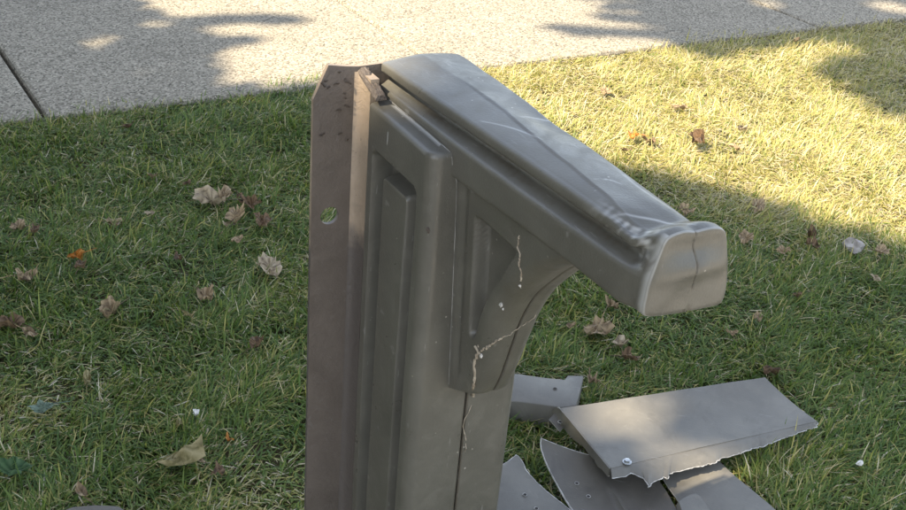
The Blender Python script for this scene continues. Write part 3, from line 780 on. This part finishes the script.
prism('plastic_bar', [gp(x, y, zb) for x, y in bt_px], 0.05, (MAT['inner'],), 'short grey plastic bar with one screw hole, behind the large panel', 'plastic bar', hole=gp(555, 389, zb))

# dark curved shell piece
Lp = [gp(541, 438, 0.085), gp(541, 447, 0.072), gp(546, 462, 0.058), gp(556, 482, 0.045), (gp(570, 506, 0.035)), gp(592, 535, 0.030), gp(610, 560, 0.028)]
Rp = [gp(650, 462, 0.030), gp(655, 473, 0.028), gp(660, 482, 0.026), gp(667, 492, 0.024), gp(676, 508, 0.022), gp(695, 540, 0.020), gp(708, 560, 0.020)]
P = ruled(smooth_poly(Lp, 60), smooth_poly(Rp, 60), 60, 44, sag=0.014)
T = np.linspace(0, 1, 44)
P[..., 2] += 0.010 * np.exp(-((T[None] - 0.52) / 0.03) ** 2) * sstep(0.1, 0.5, np.linspace(0, 1, 60))[:, None]       # fold ridge
ce = empty('curved_shell', (P[..., 0].mean(), P[..., 1].mean(), 0.0)); co = np.array(ce.location)
tag(ce, 'dark curved plastic shell with white torn left edge, half under the large panel', 'plastic shell')
sheet('shell', P - co, 0.003, (MAT['inner_dark'], TORN), ce); edge_tube(P[:38, 0] - co, 0.0010, ce, 1); edge_tube(P[0, :24] - co, 0.0008, ce, 2)
def on_grid(P, x, y):
    best = None
    for i in range(P.shape[0]):
        for j in range(P.shape[1]):
            v_ = P[i, j] - CAM; z_ = v_ @ fw; e_ = (CX + F * (v_ @ RC) / z_ - x) ** 2 + (CY - F * (v_ @ UC) / z_ - y) ** 2
            if best is None or e_ < best[0]: best = (e_, P[i, j])
    return best[1]
ring_hole(on_grid(P, 577, 484) + [0, 0, 0.001], 0.0038, ce, co); ring_hole(on_grid(P, 587, 497) + [0, 0, 0.001], 0.0038, ce, co)

# pale piece beside the post
Lp = [gp(497, 468, 0.050), gp(508, 461, 0.055), gp(517, 454, 0.058), gp(523, 462, 0.052), gp(526, 470, 0.046), gp(536, 481, 0.040), gp(548, 492, 0.036), gp(562, 503, 0.032), gp(585, 522, 0.03), gp(605, 545, 0.03)]
Rp = [gp(455, 500, 0.030), gp(462, 512, 0.03), gp(470, 520, 0.028), gp(478, 528, 0.026), gp(486, 535, 0.025), gp(495, 543, 0.024), gp(505, 552, 0.024), gp(520, 562, 0.024), gp(535, 570, 0.024), gp(550, 580, 0.024)]
P = ruled(Lp, Rp, 50, 26, sag=-0.006, bump=0.002, seed=2); P[:2, :, 2] += 0.0
be = empty('pale_plastic_piece', (P[..., 0].mean(), P[..., 1].mean(), 0.0)); bo = np.array(be.location)
tag(be, 'pale grey torn plastic piece lying right beside the post', 'plastic piece')
sheet('shell', P - bo, 0.003, (MAT['inner'], TORN), be); edge_tube(P[:46, 0] - bo, 0.0010, be, 3)
ring_hole(on_grid(P, 525, 495) + [0, 0, 0.001], 0.0038, be, bo); ring_hole(on_grid(P, 537, 508) + [0, 0, 0.001], 0.0038, be, bo)

# right lower plate with rounded boss and crack
Lp = [gp(655, 460, 0.030), gp(664, 480, 0.029), gp(677, 499, 0.029), gp(690, 520, 0.029), gp(705, 550, 0.03)]
Rp = [gp(716, 458, 0.034), gp(735, 476, 0.034), gp(757, 494, 0.034), gp(778, 512, 0.034), gp(810, 545, 0.035)]
P = ruled(smooth_poly(Lp, 40), smooth_poly(Rp, 40), 40, 26, sag=-0.004, bump=0.001, seed=6)
de = empty('lower_panel', (P[..., 0].mean(), P[..., 1].mean(), 0.0)); do = np.array(de.location)
tag(de, 'smooth grey panel under the large panel, with a cracked raised boss', 'plastic panel')
sheet('panel_face', P - do, 0.003, (MAT['inner'], TORN), de)
bp = [(678, 501), (684, 497), (690, 494), (696, 492.5), (701, 496), (706, 503), (716, 517), (690, 535), (683, 515)]
bz = [gp(x, y, 0.047) for x, y in bp]; V = []; cc = np.mean(bz, 0)
for s_, dz in ((1.06, -0.012), (1.0, -0.003), (0.95, 0.0), (0.1, 0.0)): V += [cc + (q - cc) * [s_, s_, 1] + [0, 0, dz] - do for q in bz]
k = len(bp); obj('raised_boss', V, gridfaces(4, k, 0, True) + [tuple(range(3 * k, 4 * k))], MAT['inner'], de, attrs={'stress': np.zeros(4 * k), 'grime': np.zeros(4 * k)}, angle=40)

# sliver at the lower left
P = ruled([gp(60, 512, 0.04), gp(72, 507, 0.042), gp(95, 505, 0.045), (gp(118, 506, 0.043)), gp(128, 512, 0.04)], [gp(55, 540, 0.03), gp(70, 540, 0.03), gp(95, 540, 0.03), gp(118, 540, 0.03), gp(135, 540, 0.03)], 18, 8)
o = sheet('plastic_sliver', P, 0.003, (MAT['inner_dark'], MAT['inner_dark']))
tag(o, 'dark grey plastic sliver in the grass at the lower left corner', 'plastic piece')

# ================================================================ FALLEN LEAVES
MAPLE = [(0.0, -0.46), (0.10, -0.44), (0.28, -0.46), (0.32, -0.33), (0.46, -0.22), (0.43, -0.08), (0.54, 0.12), (0.43, 0.16), (0.37, 0.24), (0.26, 0.20),
         (0.28, 0.38), (0.15, 0.40), (0.0, 0.60), (-0.13, 0.40), (-0.27, 0.37), (-0.25, 0.19), (-0.38, 0.23), (-0.42, 0.15), (-0.55, 0.12), (-0.43, -0.09), (-0.47, -0.20), (-0.31, -0.34), (-0.29, -0.46), (-0.10, -0.43)]
OVAL = [(0.0, -0.55), (0.14, -0.42), (0.27, -0.2), (0.33, 0.05), (0.26, 0.3), (0.12, 0.48), (0.0, 0.6), (-0.12, 0.48), (-0.25, 0.3), (-0.32, 0.05), (-0.27, -0.2), (-0.13, -0.42)]
def leaf(px, py, size, mat, kind, label, curl=0.5, z=0.030, seed=0, part=1.0, fold=0.0):
    g_ = np.random.default_rng(seed + 500)
    out = np.array(MAPLE if kind == 'maple' else OVAL)
    out = out * (1 + 0.13 * g_.normal(size=(len(out), 1))) + 0.03 * g_.normal(size=out.shape)
    if part < 1: out = out * [1, part]
    rad_ = np.linalg.norm(out, axis=1, keepdims=True); out = out * (0.62 + 0.38 * rad_.mean() / rad_)
    k = len(out); V = [(0, -0.08)]; vein = [0.7]
    for s_ in (0.28, 0.55, 0.80, 1.0):
        for i, q in enumerate(out):
            tip = np.hypot(*q) > 0.42
            V.append(q * s_ + [0, -0.08 * (1 - s_)]); vein.append((0.8 if tip and i % 2 == 0 else 0.0))
    V = np.array(V); ph = g_.uniform(0, 6.28); ax = np.array([math.cos(ph), math.sin(ph)])
    r_ = np.hypot(V[:, 0], V[:, 1]); zz_w = 0.045 * g_.normal(size=len(V))
    zz_ = zz_w + 1.5 * curl * (0.9 * (V @ ax) ** 2 + 0.55 * r_ ** 2) + (0.05 + 0.10 * curl) * np.sin(V @ [9, 4] + ph) + (0.05 + 0.10 * curl) * np.sin(V @ [-6, 11] + 2 * ph) + 0.03 * np.sin(V @ [19, -14] + ph)
    if fold: zz_ = zz_ + fold * np.abs(V[:, 0])
    X = np.column_stack([V[:, 0] * (1 - 0.30 * curl), V[:, 1] * (1 - 0.2 * curl), 0.70 * zz_]) * size * 0.80; X[:, 0] *= g_.uniform(0.62, 1.0); X[:, 1] += 0.5 * X[:, 0] * g_.normal() * 0.5
    tl = g_.normal(size=2) * 0.15
    rz = g_.uniform(0, 6.28); M_ = (Matrix.Rotation(rz, 3, 'Z') @ Matrix.Rotation(tl[0], 3, 'X') @ Matrix.Rotation(tl[1], 3, 'Y'))
    X = np.array([M_ @ Vector(q) for q in X]); X[:, 2] -= np.percentile(X[:, 2], 15)
    Fc = [(0, 1 + i, 1 + (i + 1) % k) for i in range(k)] + gridfaces(4, k, 1, True)
    p = gnd(px, py, z)
    o = obj('fallen_leaf', X, Fc, mat, attrs={'vein': np.array(vein)}, angle=60)
    o.location = p
    # stalk, part of the leaf
    st = [Vector(X[0]), Vector(X[0]) + M_ @ Vector((0.02, -0.35, 0.05)) * size, Vector(X[0]) + M_ @ Vector((0.06, -0.75, 0.02)) * size]
    if size > 0.045:
        v_, f_ = tube(st, [0.0011, 0.0009, 0.0007], 5); obj('stalk', v_, f_, mat, o)
    tag(o, label, 'leaf', 'fallen leaves on the lawn')
    return o
T_, PL, BR, OR, OL, GR, BLU = (MAT['leaf_' + q] for q in ('tan', 'pale', 'brown', 'orange', 'olive', 'green', 'blue'))
LEAVES = [
    (209, 201, 0.115, PL, 'maple', 'large pale crumpled leaf at the left of the leaf pile', 0.55),
    (225, 196, 0.080, T_, 'maple', 'tan leaf lying across the back of the leaf pile', 0.7),
    (241, 199, 0.065, BR, 'oval', 'small brown leaf at the top right of the leaf pile', 0.8),
    (252, 206, 0.085, BR, 'maple', 'dark brown curled leaf at the right side of the leaf pile', 0.9),
    (236, 217, 0.085, T_, 'maple', 'shredded tan leaf in the middle front of the leaf pile', 0.5),
    (228, 226, 0.050, PL, 'oval', 'small pale leaf scrap at the front of the leaf pile', 0.6),
    (262, 222, 0.075, BR, 'maple', 'russet leaf tip poking out right of the leaf pile', 0.6),
    (237, 240, 0.045, T_, 'oval', 'small tan leaf just below the leaf pile', 0.6),
    (269, 269, 0.098, PL, 'maple', 'pale tan maple leaf spread flat left of the steel post', 0.35),
    (76, 257, 0.062, OR, 'oval', 'bright orange leaf standing up in the grass', 1.1),
    (81, 266, 0.050, BR, 'maple', 'small brown leaf tucked under the bright orange leaf', 0.8),
    (27, 279, 0.085, T_, 'maple', 'tan folded leaf near the left edge below the orange leaf', 1.0),
    (18, 228, 0.060, T_, 'maple', 'grey tan leaf at the left edge above the orange leaf', 0.8),
    (35, 231, 0.050, BR, 'maple', 'dark brown leaf at the left edge beside the grey tan leaf', 0.8),
    (114, 224, 0.060, T_, 'maple', 'faded brown leaf lying alone between orange leaf and leaf pile', 0.4),
    (150, 214, 0.036, PL, 'oval', 'tiny pale leaf scrap left of the leaf pile', 0.5),
    (178, 259, 0.050, BR, 'oval', 'small brown upright leaf below the leaf pile', 0.9),
    (128, 127, 0.050, BR, 'oval', 'small dark leaf near the sidewalk at the left', 0.8),
    (153, 177, 0.040, T_, 'oval', 'small tan leaf midway between sidewalk and leaf pile', 0.8),
    (187, 184, 0.040, BR, 'oval', 'small brown leaf just behind the leaf pile', 0.7),
    (110, 312, 0.085, T_, 'maple', 'tan maple leaf with turned up edge in the left foreground grass', 0.9),
    (205, 298, 0.075, T_, 'maple', 'tan crumpled leaf in front of the pale maple leaf', 0.9),
    (189, 315, 0.048, OL, 'oval', 'small olive leaf left of the tan crumpled leaf', 0.7),
    (8, 325, 0.085, BR, 'maple', 'brown leaf cut by the left edge of the picture', 0.6),
    (30, 334, 0.055, T_, 'oval', 'small tan leaf beside the brown leaf at the left edge', 0.9),
    (257, 344, 0.050, BR, 'maple', 'dark brown leaf buried in grass near the steel post', 0.6),
    (88, 381, 0.050, OL, 'oval', 'olive tan leaf standing in the lower left grass', 1.0),
    (42, 408, 0.062, BLU, 'maple', 'bluish green leaf lying flat in the lower left grass', 0.4),
    (182, 457, 0.105, OL, 'oval', 'large olive brown leaf folded like a tent in the foreground', 0.25),
    (180, 424, 0.040, OL, 'oval', 'small pale olive leaf behind the large folded leaf', 0.8),
    (202, 461, 0.034, PL, 'oval', 'small pale leaf scrap right of the large folded leaf', 0.8),
    (218, 472, 0.045, BR, 'maple', 'small reddish brown leaf right of the large folded leaf', 0.6),
    (230, 440, 0.034, OR, 'oval', 'small orange brown leaf scrap above the large folded leaf', 0.7),
    (13, 470, 0.075, GR, 'maple', 'dark green leaf at the lower left edge', 0.4),
    (82, 494, 0.048, T_, 'oval', 'small tan pink leaf near the bottom left corner', 0.7),
    (597, 331, 0.092, T_, 'maple', 'tan brown leaf lying under the end of the arm', 0.5),
    (620, 344, 0.058, PL, 'oval', 'pale yellow curled leaf under the arm, right of the tan brown leaf', 0.9),
    (630, 358, 0.060, BR, 'maple', 'brown leaf tucked in front of the pale yellow curled leaf', 0.7),
    (611, 306, 0.055, T_, 'maple', 'tan leaf just below the underside of the arm', 0.8),
    (571, 327, 0.036, T_, 'oval', 'small tan leaf beside the corbel curve', 0.7),
    (592, 381, 0.060, T_, 'maple', 'tan leaf against the end of the short plastic bar', 0.9),
    (771, 372, 0.062, BR, 'oval', 'rust brown leaf at the far corner of the large panel', 1.0),
    (757, 319, 0.060, T_, 'maple', 'small tan maple leaf right of the arm end', 0.6),
    (731, 333, 0.042, T_, 'oval', 'small tan leaf below and right of the arm end', 0.7),
    (797, 296, 0.040, BR, 'maple', 'small brown leaf in the shaded grass at the right', 0.6),
    (686, 211, 0.062, T_, 'maple', 'tan leaf peeking over the end of the arm', 0.5),
    (697, 143, 0.125, BR, 'oval', 'long brown curled leaf in the sunlit grass', 1.1),
    (742, 130, 0.070, PL, 'oval', 'pale cupped leaf in the sunlit grass', 1.0),
    (679, 108, 0.080, T_, 'oval', 'flat straw coloured leaf in the sunlit grass behind the arm', 0.4),
    (634, 136, 0.060, OR, 'maple', 'orange brown leaf just behind the arm in the sun', 0.7),
    (648, 142, 0.070, BR, 'maple', 'reddish leaf beside the orange brown leaf behind the arm', 0.6),
    (626, 151, 0.045, BR, 'oval', 'small reddish leaf closest to the far edge of the arm', 0.7),
    (736, 148, 0.060, T_, 'maple', 'faded tan leaf below the pale cupped leaf in the sun', 0.4),
    (812, 236, 0.080, BR, 'oval', 'dark brown curled leaf on the edge of the shade', 1.1),
    (812, 246, 0.060, BR, 'maple', 'dark leaf directly in front of the curled leaf on the shade edge', 0.7),
    (881, 252, 0.065, T_, 'maple', 'tan leaf on the shade edge near the right border', 0.5),
    (758, 207, 0.080, T_, 'maple', 'faded tan leaf at the left end of the shade edge', 0.4),
    (746, 239, 0.065, T_, 'maple', 'grey tan leaf in the shade right above the arm end', 0.4),
    (783, 252, 0.050, T_, 'maple', 'small tan leaf in the shade left of the dark curled leaf', 0.5),
    (875, 278, 0.045, PL, 'oval', 'small pale leaf in the shade at the right border', 0.6),
    (796, 41, 0.060, T_, 'oval', 'tan leaf at the sidewalk edge at the upper right', 0.5),
    (112, 226, 0.0, None, None, '', 0),
    (606, 92, 0.060, T_, 'maple', 'tan leaf in the dry sunlit grass near the sidewalk', 0.5),
]
sd_ = 0
for (px, py, sz, mt, kd, lb, cu) in LEAVES:
    sd_ += 1
    if mt is None: continue
    leaf(px, py, sz, mt, kd, lb, cu, z=0.021 + 0.006 * (sd_ % 3), seed=sd_, fold=-0.9 if 'folded' in lb else 0.0)

# small white chips and a stone
def chip(px, py, r_, mat, name, label, cat, seed, flat=0.5):
    g_ = np.random.default_rng(seed); V_ = []; k = 9
    for a1 in np.linspace(-85, 85, 6):
        for j in range(k):
            a2 = 2 * math.pi * j / k; q = r_ * (1 + 0.22 * g_.normal())
            V_.append((q * math.cos(R(a1)) * math.cos(a2), 0.8 * q * math.cos(R(a1)) * math.sin(a2), flat * q * math.sin(R(a1))))
    o = obj(name, V_, gridfaces(6, k, 0, True) + [tuple(range(k))[::-1], tuple(range(5 * k, 6 * k))], mat, angle=25)
    o.location = gnd(px, py, 0.03); o.rotation_euler = (g_.uniform(-.4, .4), g_.uniform(-.4, .4), g_.uniform(0, 6)); tag(o, label, cat); return o
chip(196, 412, 0.007, MAT['white'], 'plastic_chip', 'tiny white plastic chip in the grass behind the large folded leaf', 'plastic chip', 1, 1.0)
chip(860, 463, 0.0065, MAT['white'], 'plastic_chip', 'tiny white plastic chip in the grass at the lower right', 'plastic chip', 2)
chip(853, 245, 0.027, MAT['stone'], 'stone', 'pale grey flat stone on the edge of the shade at the right', 'stone', 3, 0.7)

# ================================================================ GRASS
# footprints of the pieces that press the grass down
FOOT = [[(553, 405), (768, 372), (824, 424), (700, 470), (652, 492), (606, 482)], [(484, 366), (590, 369), (583, 412), (480, 412)],
        [(536, 432), (600, 445), (700, 470), (730, 570), (600, 570), (560, 505)], [(490, 460), (520, 448), (530, 465), (620, 560), (440, 570), (450, 495)], [(660, 460), (722, 455), (830, 555), (690, 570)], [(50, 500), (140, 500), (140, 550), (50, 550)]]
def in_poly(P, poly):
    x, y = P[:, 0], P[:, 1]; r_ = np.zeros(len(P), bool); n = len(poly); j = n - 1
    for i in range(n):
        xi, yi = poly[i]; xj, yj = poly[j]
        r_ ^= ((yi > y) != (yj > y)) & (x < (xj - xi) * (y - yi) / (yj - yi + 1e-12) + xi); j = i
    return r_
VIEW = np.array([gnd(-60, 545)[:2], gnd(966, 545)[:2], gnd(966, -40)[:2], gnd(-60, -40)[:2]])
WIDE = np.array([(-2.8, 0.4), (2.4, 0.4), (3.8, 6.3), (-3.4, 6.3)])
def sample(n, poly):
    lo, hi = poly.min(0), poly.max(0); q = rng.uniform(lo, hi, size=(n, 2)); return q[in_poly(q, poly)]
A_view = 0.5 * abs(sum(VIEW[i][0] * VIEW[(i + 1) % 4][1] - VIEW[(i + 1) % 4][0] * VIEW[i][1] for i in range(4)))
bb = np.prod(VIEW.max(0) - VIEW.min(0)); bw = np.prod(WIDE.max(0) - WIDE.min(0))
pts = np.vstack([sample(int(bb * 42000), VIEW), sample(int(bw * 11000), WIDE)])
sd_all = (pts - E0) @ EN
edge_wob = 0.025 * np.sin((pts - E0) @ ED * 3.1) + 0.02 * np.sin((pts - E0) @ ED * 7.7 + 1) + 0.012 * np.sin((pts - E0) @ ED * 19)
keep = ((sd_all > -0.030 + edge_wob * 0.9) & (sd_all < CURB - 0.02)) | (sd_all < -SWW - 0.02)
pts = pts[keep]; sd_all = sd_all[keep]
# density patches, bare spots
pn = vnoise(pts, 51, 3.2); p2 = vnoise(pts, 52, 9.0)
dist = np.linalg.norm(pts, axis=1)
kp = rng.uniform(size=len(pts)) < np.clip(0.80 + 0.35 * p2 + 0.15 * pn, 0.25, 1.0) * np.interp(dist, [1.4, 2.6, 4.5], [1.0, 0.85, 0.6])
pts = pts[kp]; sd_all = sd_all[kp]; pn = pn[kp]; p2 = p2[kp]
N = len(pts)
# dryness field: the open side of the lawn to the right and along the pavement is burnt, and paled further to brighten the sunlit part; the left under the tree is green
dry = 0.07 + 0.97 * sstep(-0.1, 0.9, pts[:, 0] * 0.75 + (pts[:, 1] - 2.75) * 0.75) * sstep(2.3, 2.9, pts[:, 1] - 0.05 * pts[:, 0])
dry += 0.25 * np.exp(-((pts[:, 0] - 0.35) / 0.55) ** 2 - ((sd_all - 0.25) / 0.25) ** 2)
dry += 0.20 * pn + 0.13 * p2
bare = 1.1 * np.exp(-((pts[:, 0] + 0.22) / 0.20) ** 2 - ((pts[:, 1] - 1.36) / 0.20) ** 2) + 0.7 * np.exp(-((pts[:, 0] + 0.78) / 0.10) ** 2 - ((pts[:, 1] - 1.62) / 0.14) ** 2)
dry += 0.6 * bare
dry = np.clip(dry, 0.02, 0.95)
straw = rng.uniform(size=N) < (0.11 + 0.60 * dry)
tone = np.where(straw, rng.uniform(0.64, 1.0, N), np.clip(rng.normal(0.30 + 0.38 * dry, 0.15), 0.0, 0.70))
length = np.where(straw, rng.uniform(0.020, 0.060, N), rng.uniform(0.020, 0.054, N)) * (1 + 0.25 * p2) * (1 - 0.45 * np.clip(bare, 0, 1))
length *= np.where(rng.uniform(size=N) < 0.05, 1.5, 1.0)
for fpx in FOOT:
    fp = np.array([gnd(x_, y_, 0.02)[:2] for x_, y_ in fpx]); length *= np.where(in_poly(pts, fp), 0.30, 1.0)
width = rng.uniform(0.0008, 0.0020, N) * np.where(straw, 0.75, 1.0)
az = rng.uniform(0, 2 * math.pi, N) 
# neighbours lean together
fa = 2.2 * vnoise(pts, 53, 6.0) + 1.5 * vnoise(pts, 54, 15.0); az = np.where(rng.uniform(size=N) < 0.55, fa + rng.normal(0, 0.6, N), az)
lean = np.clip(np.where(straw, rng.normal(1.05, 0.35, N), rng.normal(0.70, 0.38, N)), 0.02, 1.5)
bend = np.clip(rng.normal(0.75, 0.4, N), -0.2, 1.7)
K = 4
u = np.stack([np.cos(az), np.sin(az)], 1); sv = np.stack([-u[:, 1], u[:, 0]], 1)
tw = rng.normal(0, 0.5, N)
P3 = np.zeros((N, K + 1, 3)); pos = np.column_stack([pts, np.full(N, -0.003)]); 
for i in range(K + 1):
    P3[:, i] = pos
    if i < K:
        th = np.clip(lean + bend * (i + 0.3) / K, 0, 1.95); stp = length / K
        pos = pos + np.column_stack([u * (np.sin(th) * stp)[:, None], np.cos(th) * stp])
P3[..., 2] = np.maximum(P3[..., 2], 0.002 + rng.uniform(0, 0.012, (N, 1)) * (np.arange(K + 1) > 0))
wprof = [0.75, 1.0, 0.9, 0.6]
Vg = np.zeros((N, 2 * K + 1, 3), np.float32)
for i in range(K):
    a = tw * (i / K)
    off = np.column_stack([sv * np.cos(a)[:, None], np.sin(a)]) * (width * wprof[i])[:, None]
    Vg[:, 2 * i] = P3[:, i] - off; Vg[:, 2 * i + 1] = P3[:, i] + off
Vg[:, 2 * K] = P3[:, K]
nv = 2 * K + 1
base = (np.arange(N) * nv)[:, None]
quads = np.concatenate([base + np.array([[2 * i, 2 * i + 1, 2 * i + 3, 2 * i + 2]]) for i in range(K - 1)], 1).reshape(N, K - 1, 4)
tris = base + np.array([[2 * K - 2, 2 * K - 1, 2 * K]])
loops = np.concatenate([quads.reshape(N, -1), tris], 1).reshape(-1).astype(np.int32)
cnt = np.tile(np.array([4] * (K - 1) + [3]), N); starts = np.r_[0, np.cumsum(cnt)[:-1]].astype(np.int32)
me = bpy.data.meshes.new('grass')
me.vertices.add(N * nv); me.vertices.foreach_set('co', Vg.reshape(-1))
me.loops.add(len(loops)); me.loops.foreach_set('vertex_index', loops)
me.polygons.add(len(cnt)); me.polygons.foreach_set('loop_start', starts)
try: me.polygons.foreach_set('loop_total', cnt.astype(np.int32))
except Exception: pass
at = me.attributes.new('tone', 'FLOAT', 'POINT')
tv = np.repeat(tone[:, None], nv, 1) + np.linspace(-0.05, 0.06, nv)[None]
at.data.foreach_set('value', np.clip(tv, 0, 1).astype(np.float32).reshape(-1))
me.materials.append(MAT['grass']); me.update(calc_edges=True); me.validate()
me.polygons.foreach_set('use_smooth', np.ones(len(me.polygons), bool))
go = bpy.data.objects.new('grass', me); COL.objects.link(go)
tag(go, 'short green and straw lawn grass beside the sidewalk', 'grass', kind='stuff')

# ================================================================ SHADE TREE (left of the camera, out of the picture)
TB = np.array([-4.55, -2.25])
LIT = np.array([gnd(*p)[:2] for p in [(100, -60), (105, 12), (140, 20), (118, 33), (140, 50), (190, 60), (190, 96), (310, 102), (470, 104), (480, 130), (600, 178), (690, 200), (750, 210), (785, 232), (830, 245), (906, 256), (1200, 300), (1200, 150), (915, 112), (860, 92), (850, 70), (890, 62), (905, 45), (850, 42), (800, 33), (690, 52), (672, 46), (668, 0), (660, -60)]])
SPOTS = [(gnd(622, 413, 0.08), 0.10), (gnd(636, 408, 0.08), 0.09), (gnd(706, 486, 0.04), 0.10), (gnd(100, 45), 0.10), (gnd(150, 80), 0.06), (gnd(60, 30), 0.06), (gnd(885, 355), 0.05), (gnd(690, 280, 0.93), 0.0), (gnd(10, 440), 0.06), (gnd(895, 12), 0.12), (gnd(770, 8), 0.10)]
nc = 8000
q = rng.normal(size=(nc, 3)); q /= np.linalg.norm(q, axis=1, keepdims=True); q *= rng.uniform(0.15, 1, (nc, 1)) ** (1 / 2.4)
ctr = np.array([-5.25, -0.85, 7.6]); cl = ctr + q * [3.9, 3.9, 4.0]
# unseen low boughs added left of the picture to keep sky light off the panel
nb = 2600
az_ = rng.uniform(R(160), R(226), nb); rd_ = rng.uniform(3.9, 6.4, nb)
cl = np.vstack([cl, np.column_stack([rd_ * np.cos(az_) - 0.1, 1.1 + rd_ * np.sin(az_), rng.uniform(1.2, 4.6, nb)])])
gp_ = cl[:, :2] - TOSUN[:2] / TOSUN[2] * cl[:, 2:3]
st_d = (gp_ - E0) @ EN; st_d = np.where((gp_ - E0) @ ED > -0.3, st_d + 0.6, st_d)
cl = cl[~in_poly(gp_, LIT) & ((st_d < 3.05) | ((gp_ - E0) @ ED < -1.6))]
# a leafy spray: 13 leaves round each twig end
nl = 13; M = len(cl)
lp = np.repeat(cl, nl, 0) + rng.normal(0, 0.17, (M * nl, 3)) * [1, 1, 0.6]
g2 = lp[:, :2] - TOSUN[:2] / TOSUN[2] * lp[:, 2:3]
ok = np.ones(len(lp), bool)
# leaves may lap 8 cm into the lit area, not further
sh = g2 + 0.0; 
inside = in_poly(sh, LIT)
dd = np.zeros(len(lp));
for k in range(8):
    a = k * math.pi / 4; inside &= in_poly(sh + 0.10 * np.array([math.cos(a), math.sin(a)]), LIT)
ok &= ~inside
for p, r_ in SPOTS:
    if r_ == 0: continue
    pg = p[:2] - TOSUN[:2] / TOSUN[2] * p[2]; ok &= np.hypot(*(g2 - pg).T) > r_
lp = lp[ok]
# a few outer sprays reach out over the sunny gap and draw leafy fingers on the pavement
for (xa, ya, xb, yb, cnt_) in ((122, 40, 205, 40, 34), (172, 27, 208, 29, 16), (212, 26, 300, 25, 34), (185, 51, 262, 45, 30), (562, 33, 668, 41, 42), (600, 21, 668, 26, 28), (612, 11, 668, 14, 26), (590, 1, 668, 3, 30), (840, 70, 906, 84, 50), (855, 92, 906, 100, 40)):
    A_, B_ = gnd(xa, ya)[:2], gnd(xb, yb)[:2]; tt_ = rng.uniform(0, 1, cnt_)[:, None]
    gq = A_ + (B_ - A_) * tt_ + rng.normal(0, 0.014, (cnt_, 2)); zq = rng.uniform(5.5, 7.5) + rng.normal(0, 0.25, (cnt_, 1))
    lp = np.vstack([lp, np.hstack([gq + TOSUN[:2] / TOSUN[2] * zq, zq])])
n = len(lp)
fwd = rng.normal(size=(n, 3)); fwd[:, 2] -= 0.3; fwd /= np.linalg.norm(fwd, axis=1, keepdims=True)
upv = rng.normal(size=(n, 3)) + [0, 0, 1.3]; sd3 = np.cross(fwd, upv); sd3 /= np.linalg.norm(sd3, axis=1, keepdims=True); nm = np.cross(sd3, fwd)
sz = rng.uniform(0.055, 0.085, (n, 1))
Vt = np.stack([lp - fwd * sz, lp + sd3 * sz * 0.8 + nm * sz * 0.25, lp + fwd * sz * 1.1, lp - sd3 * sz * 0.8 + nm * sz * 0.25], 1).reshape(-1, 3)
fq = np.arange(n)[:, None] * 4; fcs = np.concatenate([fq + [[0, 1, 2]], fq + [[0, 2, 3]]], 1).reshape(-1, 3)
tree = empty('shade_tree', (TB[0], TB[1], 0.0)); tag(tree, 'large leafy street tree shading the mailbox post and lawn', 'tree')
to = np.array([TB[0], TB[1], 0.0])
obj('crown', Vt - to, fcs.tolist(), MAT['tree_leaf'], tree, smooth=False, attrs={'tone': np.repeat(rng.uniform(0, 1, n), 4)})
parts = []
tr = [(0, 0, -0.05), (0.02, 0.0, 0.25), (0.04, 0.02, 1.2), (0.0, 0.05, 2.6), (0.08, 0.1, 4.4), (0.1, 0.0, 6.5), (0.12, 0.1, 8.8), (0.1, 0.1, 10.6)]
parts.append(tube(smooth_poly(tr, 30), np.interp(np.linspace(0, 1, 30), [0, 0.04, 0.3, 0.6, 1], [0.30, 0.21, 0.17, 0.11, 0.02]), 12))
for k in range(26):
    a = k * 2.4; z0 = 2.9 + 0.28 * k; ln = 3.3 * math.sqrt(max(0.15, 1 - ((z0 + 0.9 - 7.6) / 4.3) ** 2))
    p0 = Vector((0.06, 0.05, z0)); d = Vector((math.cos(a), math.sin(a), 0.45)); lp_ = [p0 + d * (ln * t_) + Vector((0.08 * math.sin(5 * t_ + k), 0.08 * math.cos(4 * t_ + k), 0.35 * t_ * t_)) for t_ in np.linspace(0, 1, 8)]
    gt = np.array([np.array(q_)[:2] + to[:2] - TOSUN[:2] / TOSUN[2] * q_[2] for q_ in lp_])
    bad = np.nonzero(in_poly(gt, LIT) | (((gt - E0) @ EN > 3.05) & ((gt - E0) @ ED > -1.6)))[0]
    if len(bad): lp_ = lp_[:bad[0]]
    if len(lp_) < 2: continue
    parts.append(tube(lp_, np.linspace(0.055, 0.012, len(lp_)), 6))
v, f = merge(parts); obj('trunk', v, f, MAT['bark'], tree)

def copy_tree(src, loc, rz, sc, label):
    c_ = src.copy(); COL.objects.link(c_); c_.location = loc; c_.rotation_euler = (0, 0, rz); c_.scale = sc; c_['label'] = label
    for ch in list(src.children):
        d_ = ch.copy(); COL.objects.link(d_); d_.parent = c_
    return c_
tree['group'] = 'trees along the street'  # out-of-view copies added below to cut light falling on the panel
for (s_, d_, rz, sc, lb) in ((-12.0, 2.3, 1.3, (1.05, 1.05, 0.92), 'added out-of-view street tree further along the lawn strip, blocking light'),
                             (-7.0, -4.5, 2.6, (0.95, 0.95, 0.60), 'added out-of-view yard tree across the sidewalk, blocking sky light'),
                             (-4.5, 13.0, 4.0, (0.9, 0.9, 0.62), 'added out-of-view tree on the far side of the street, blocking sky light')):
    p_ = strip(s_, d_); copy_tree(tree, (p_[0], p_[1], 0.0), rz, sc, lb)
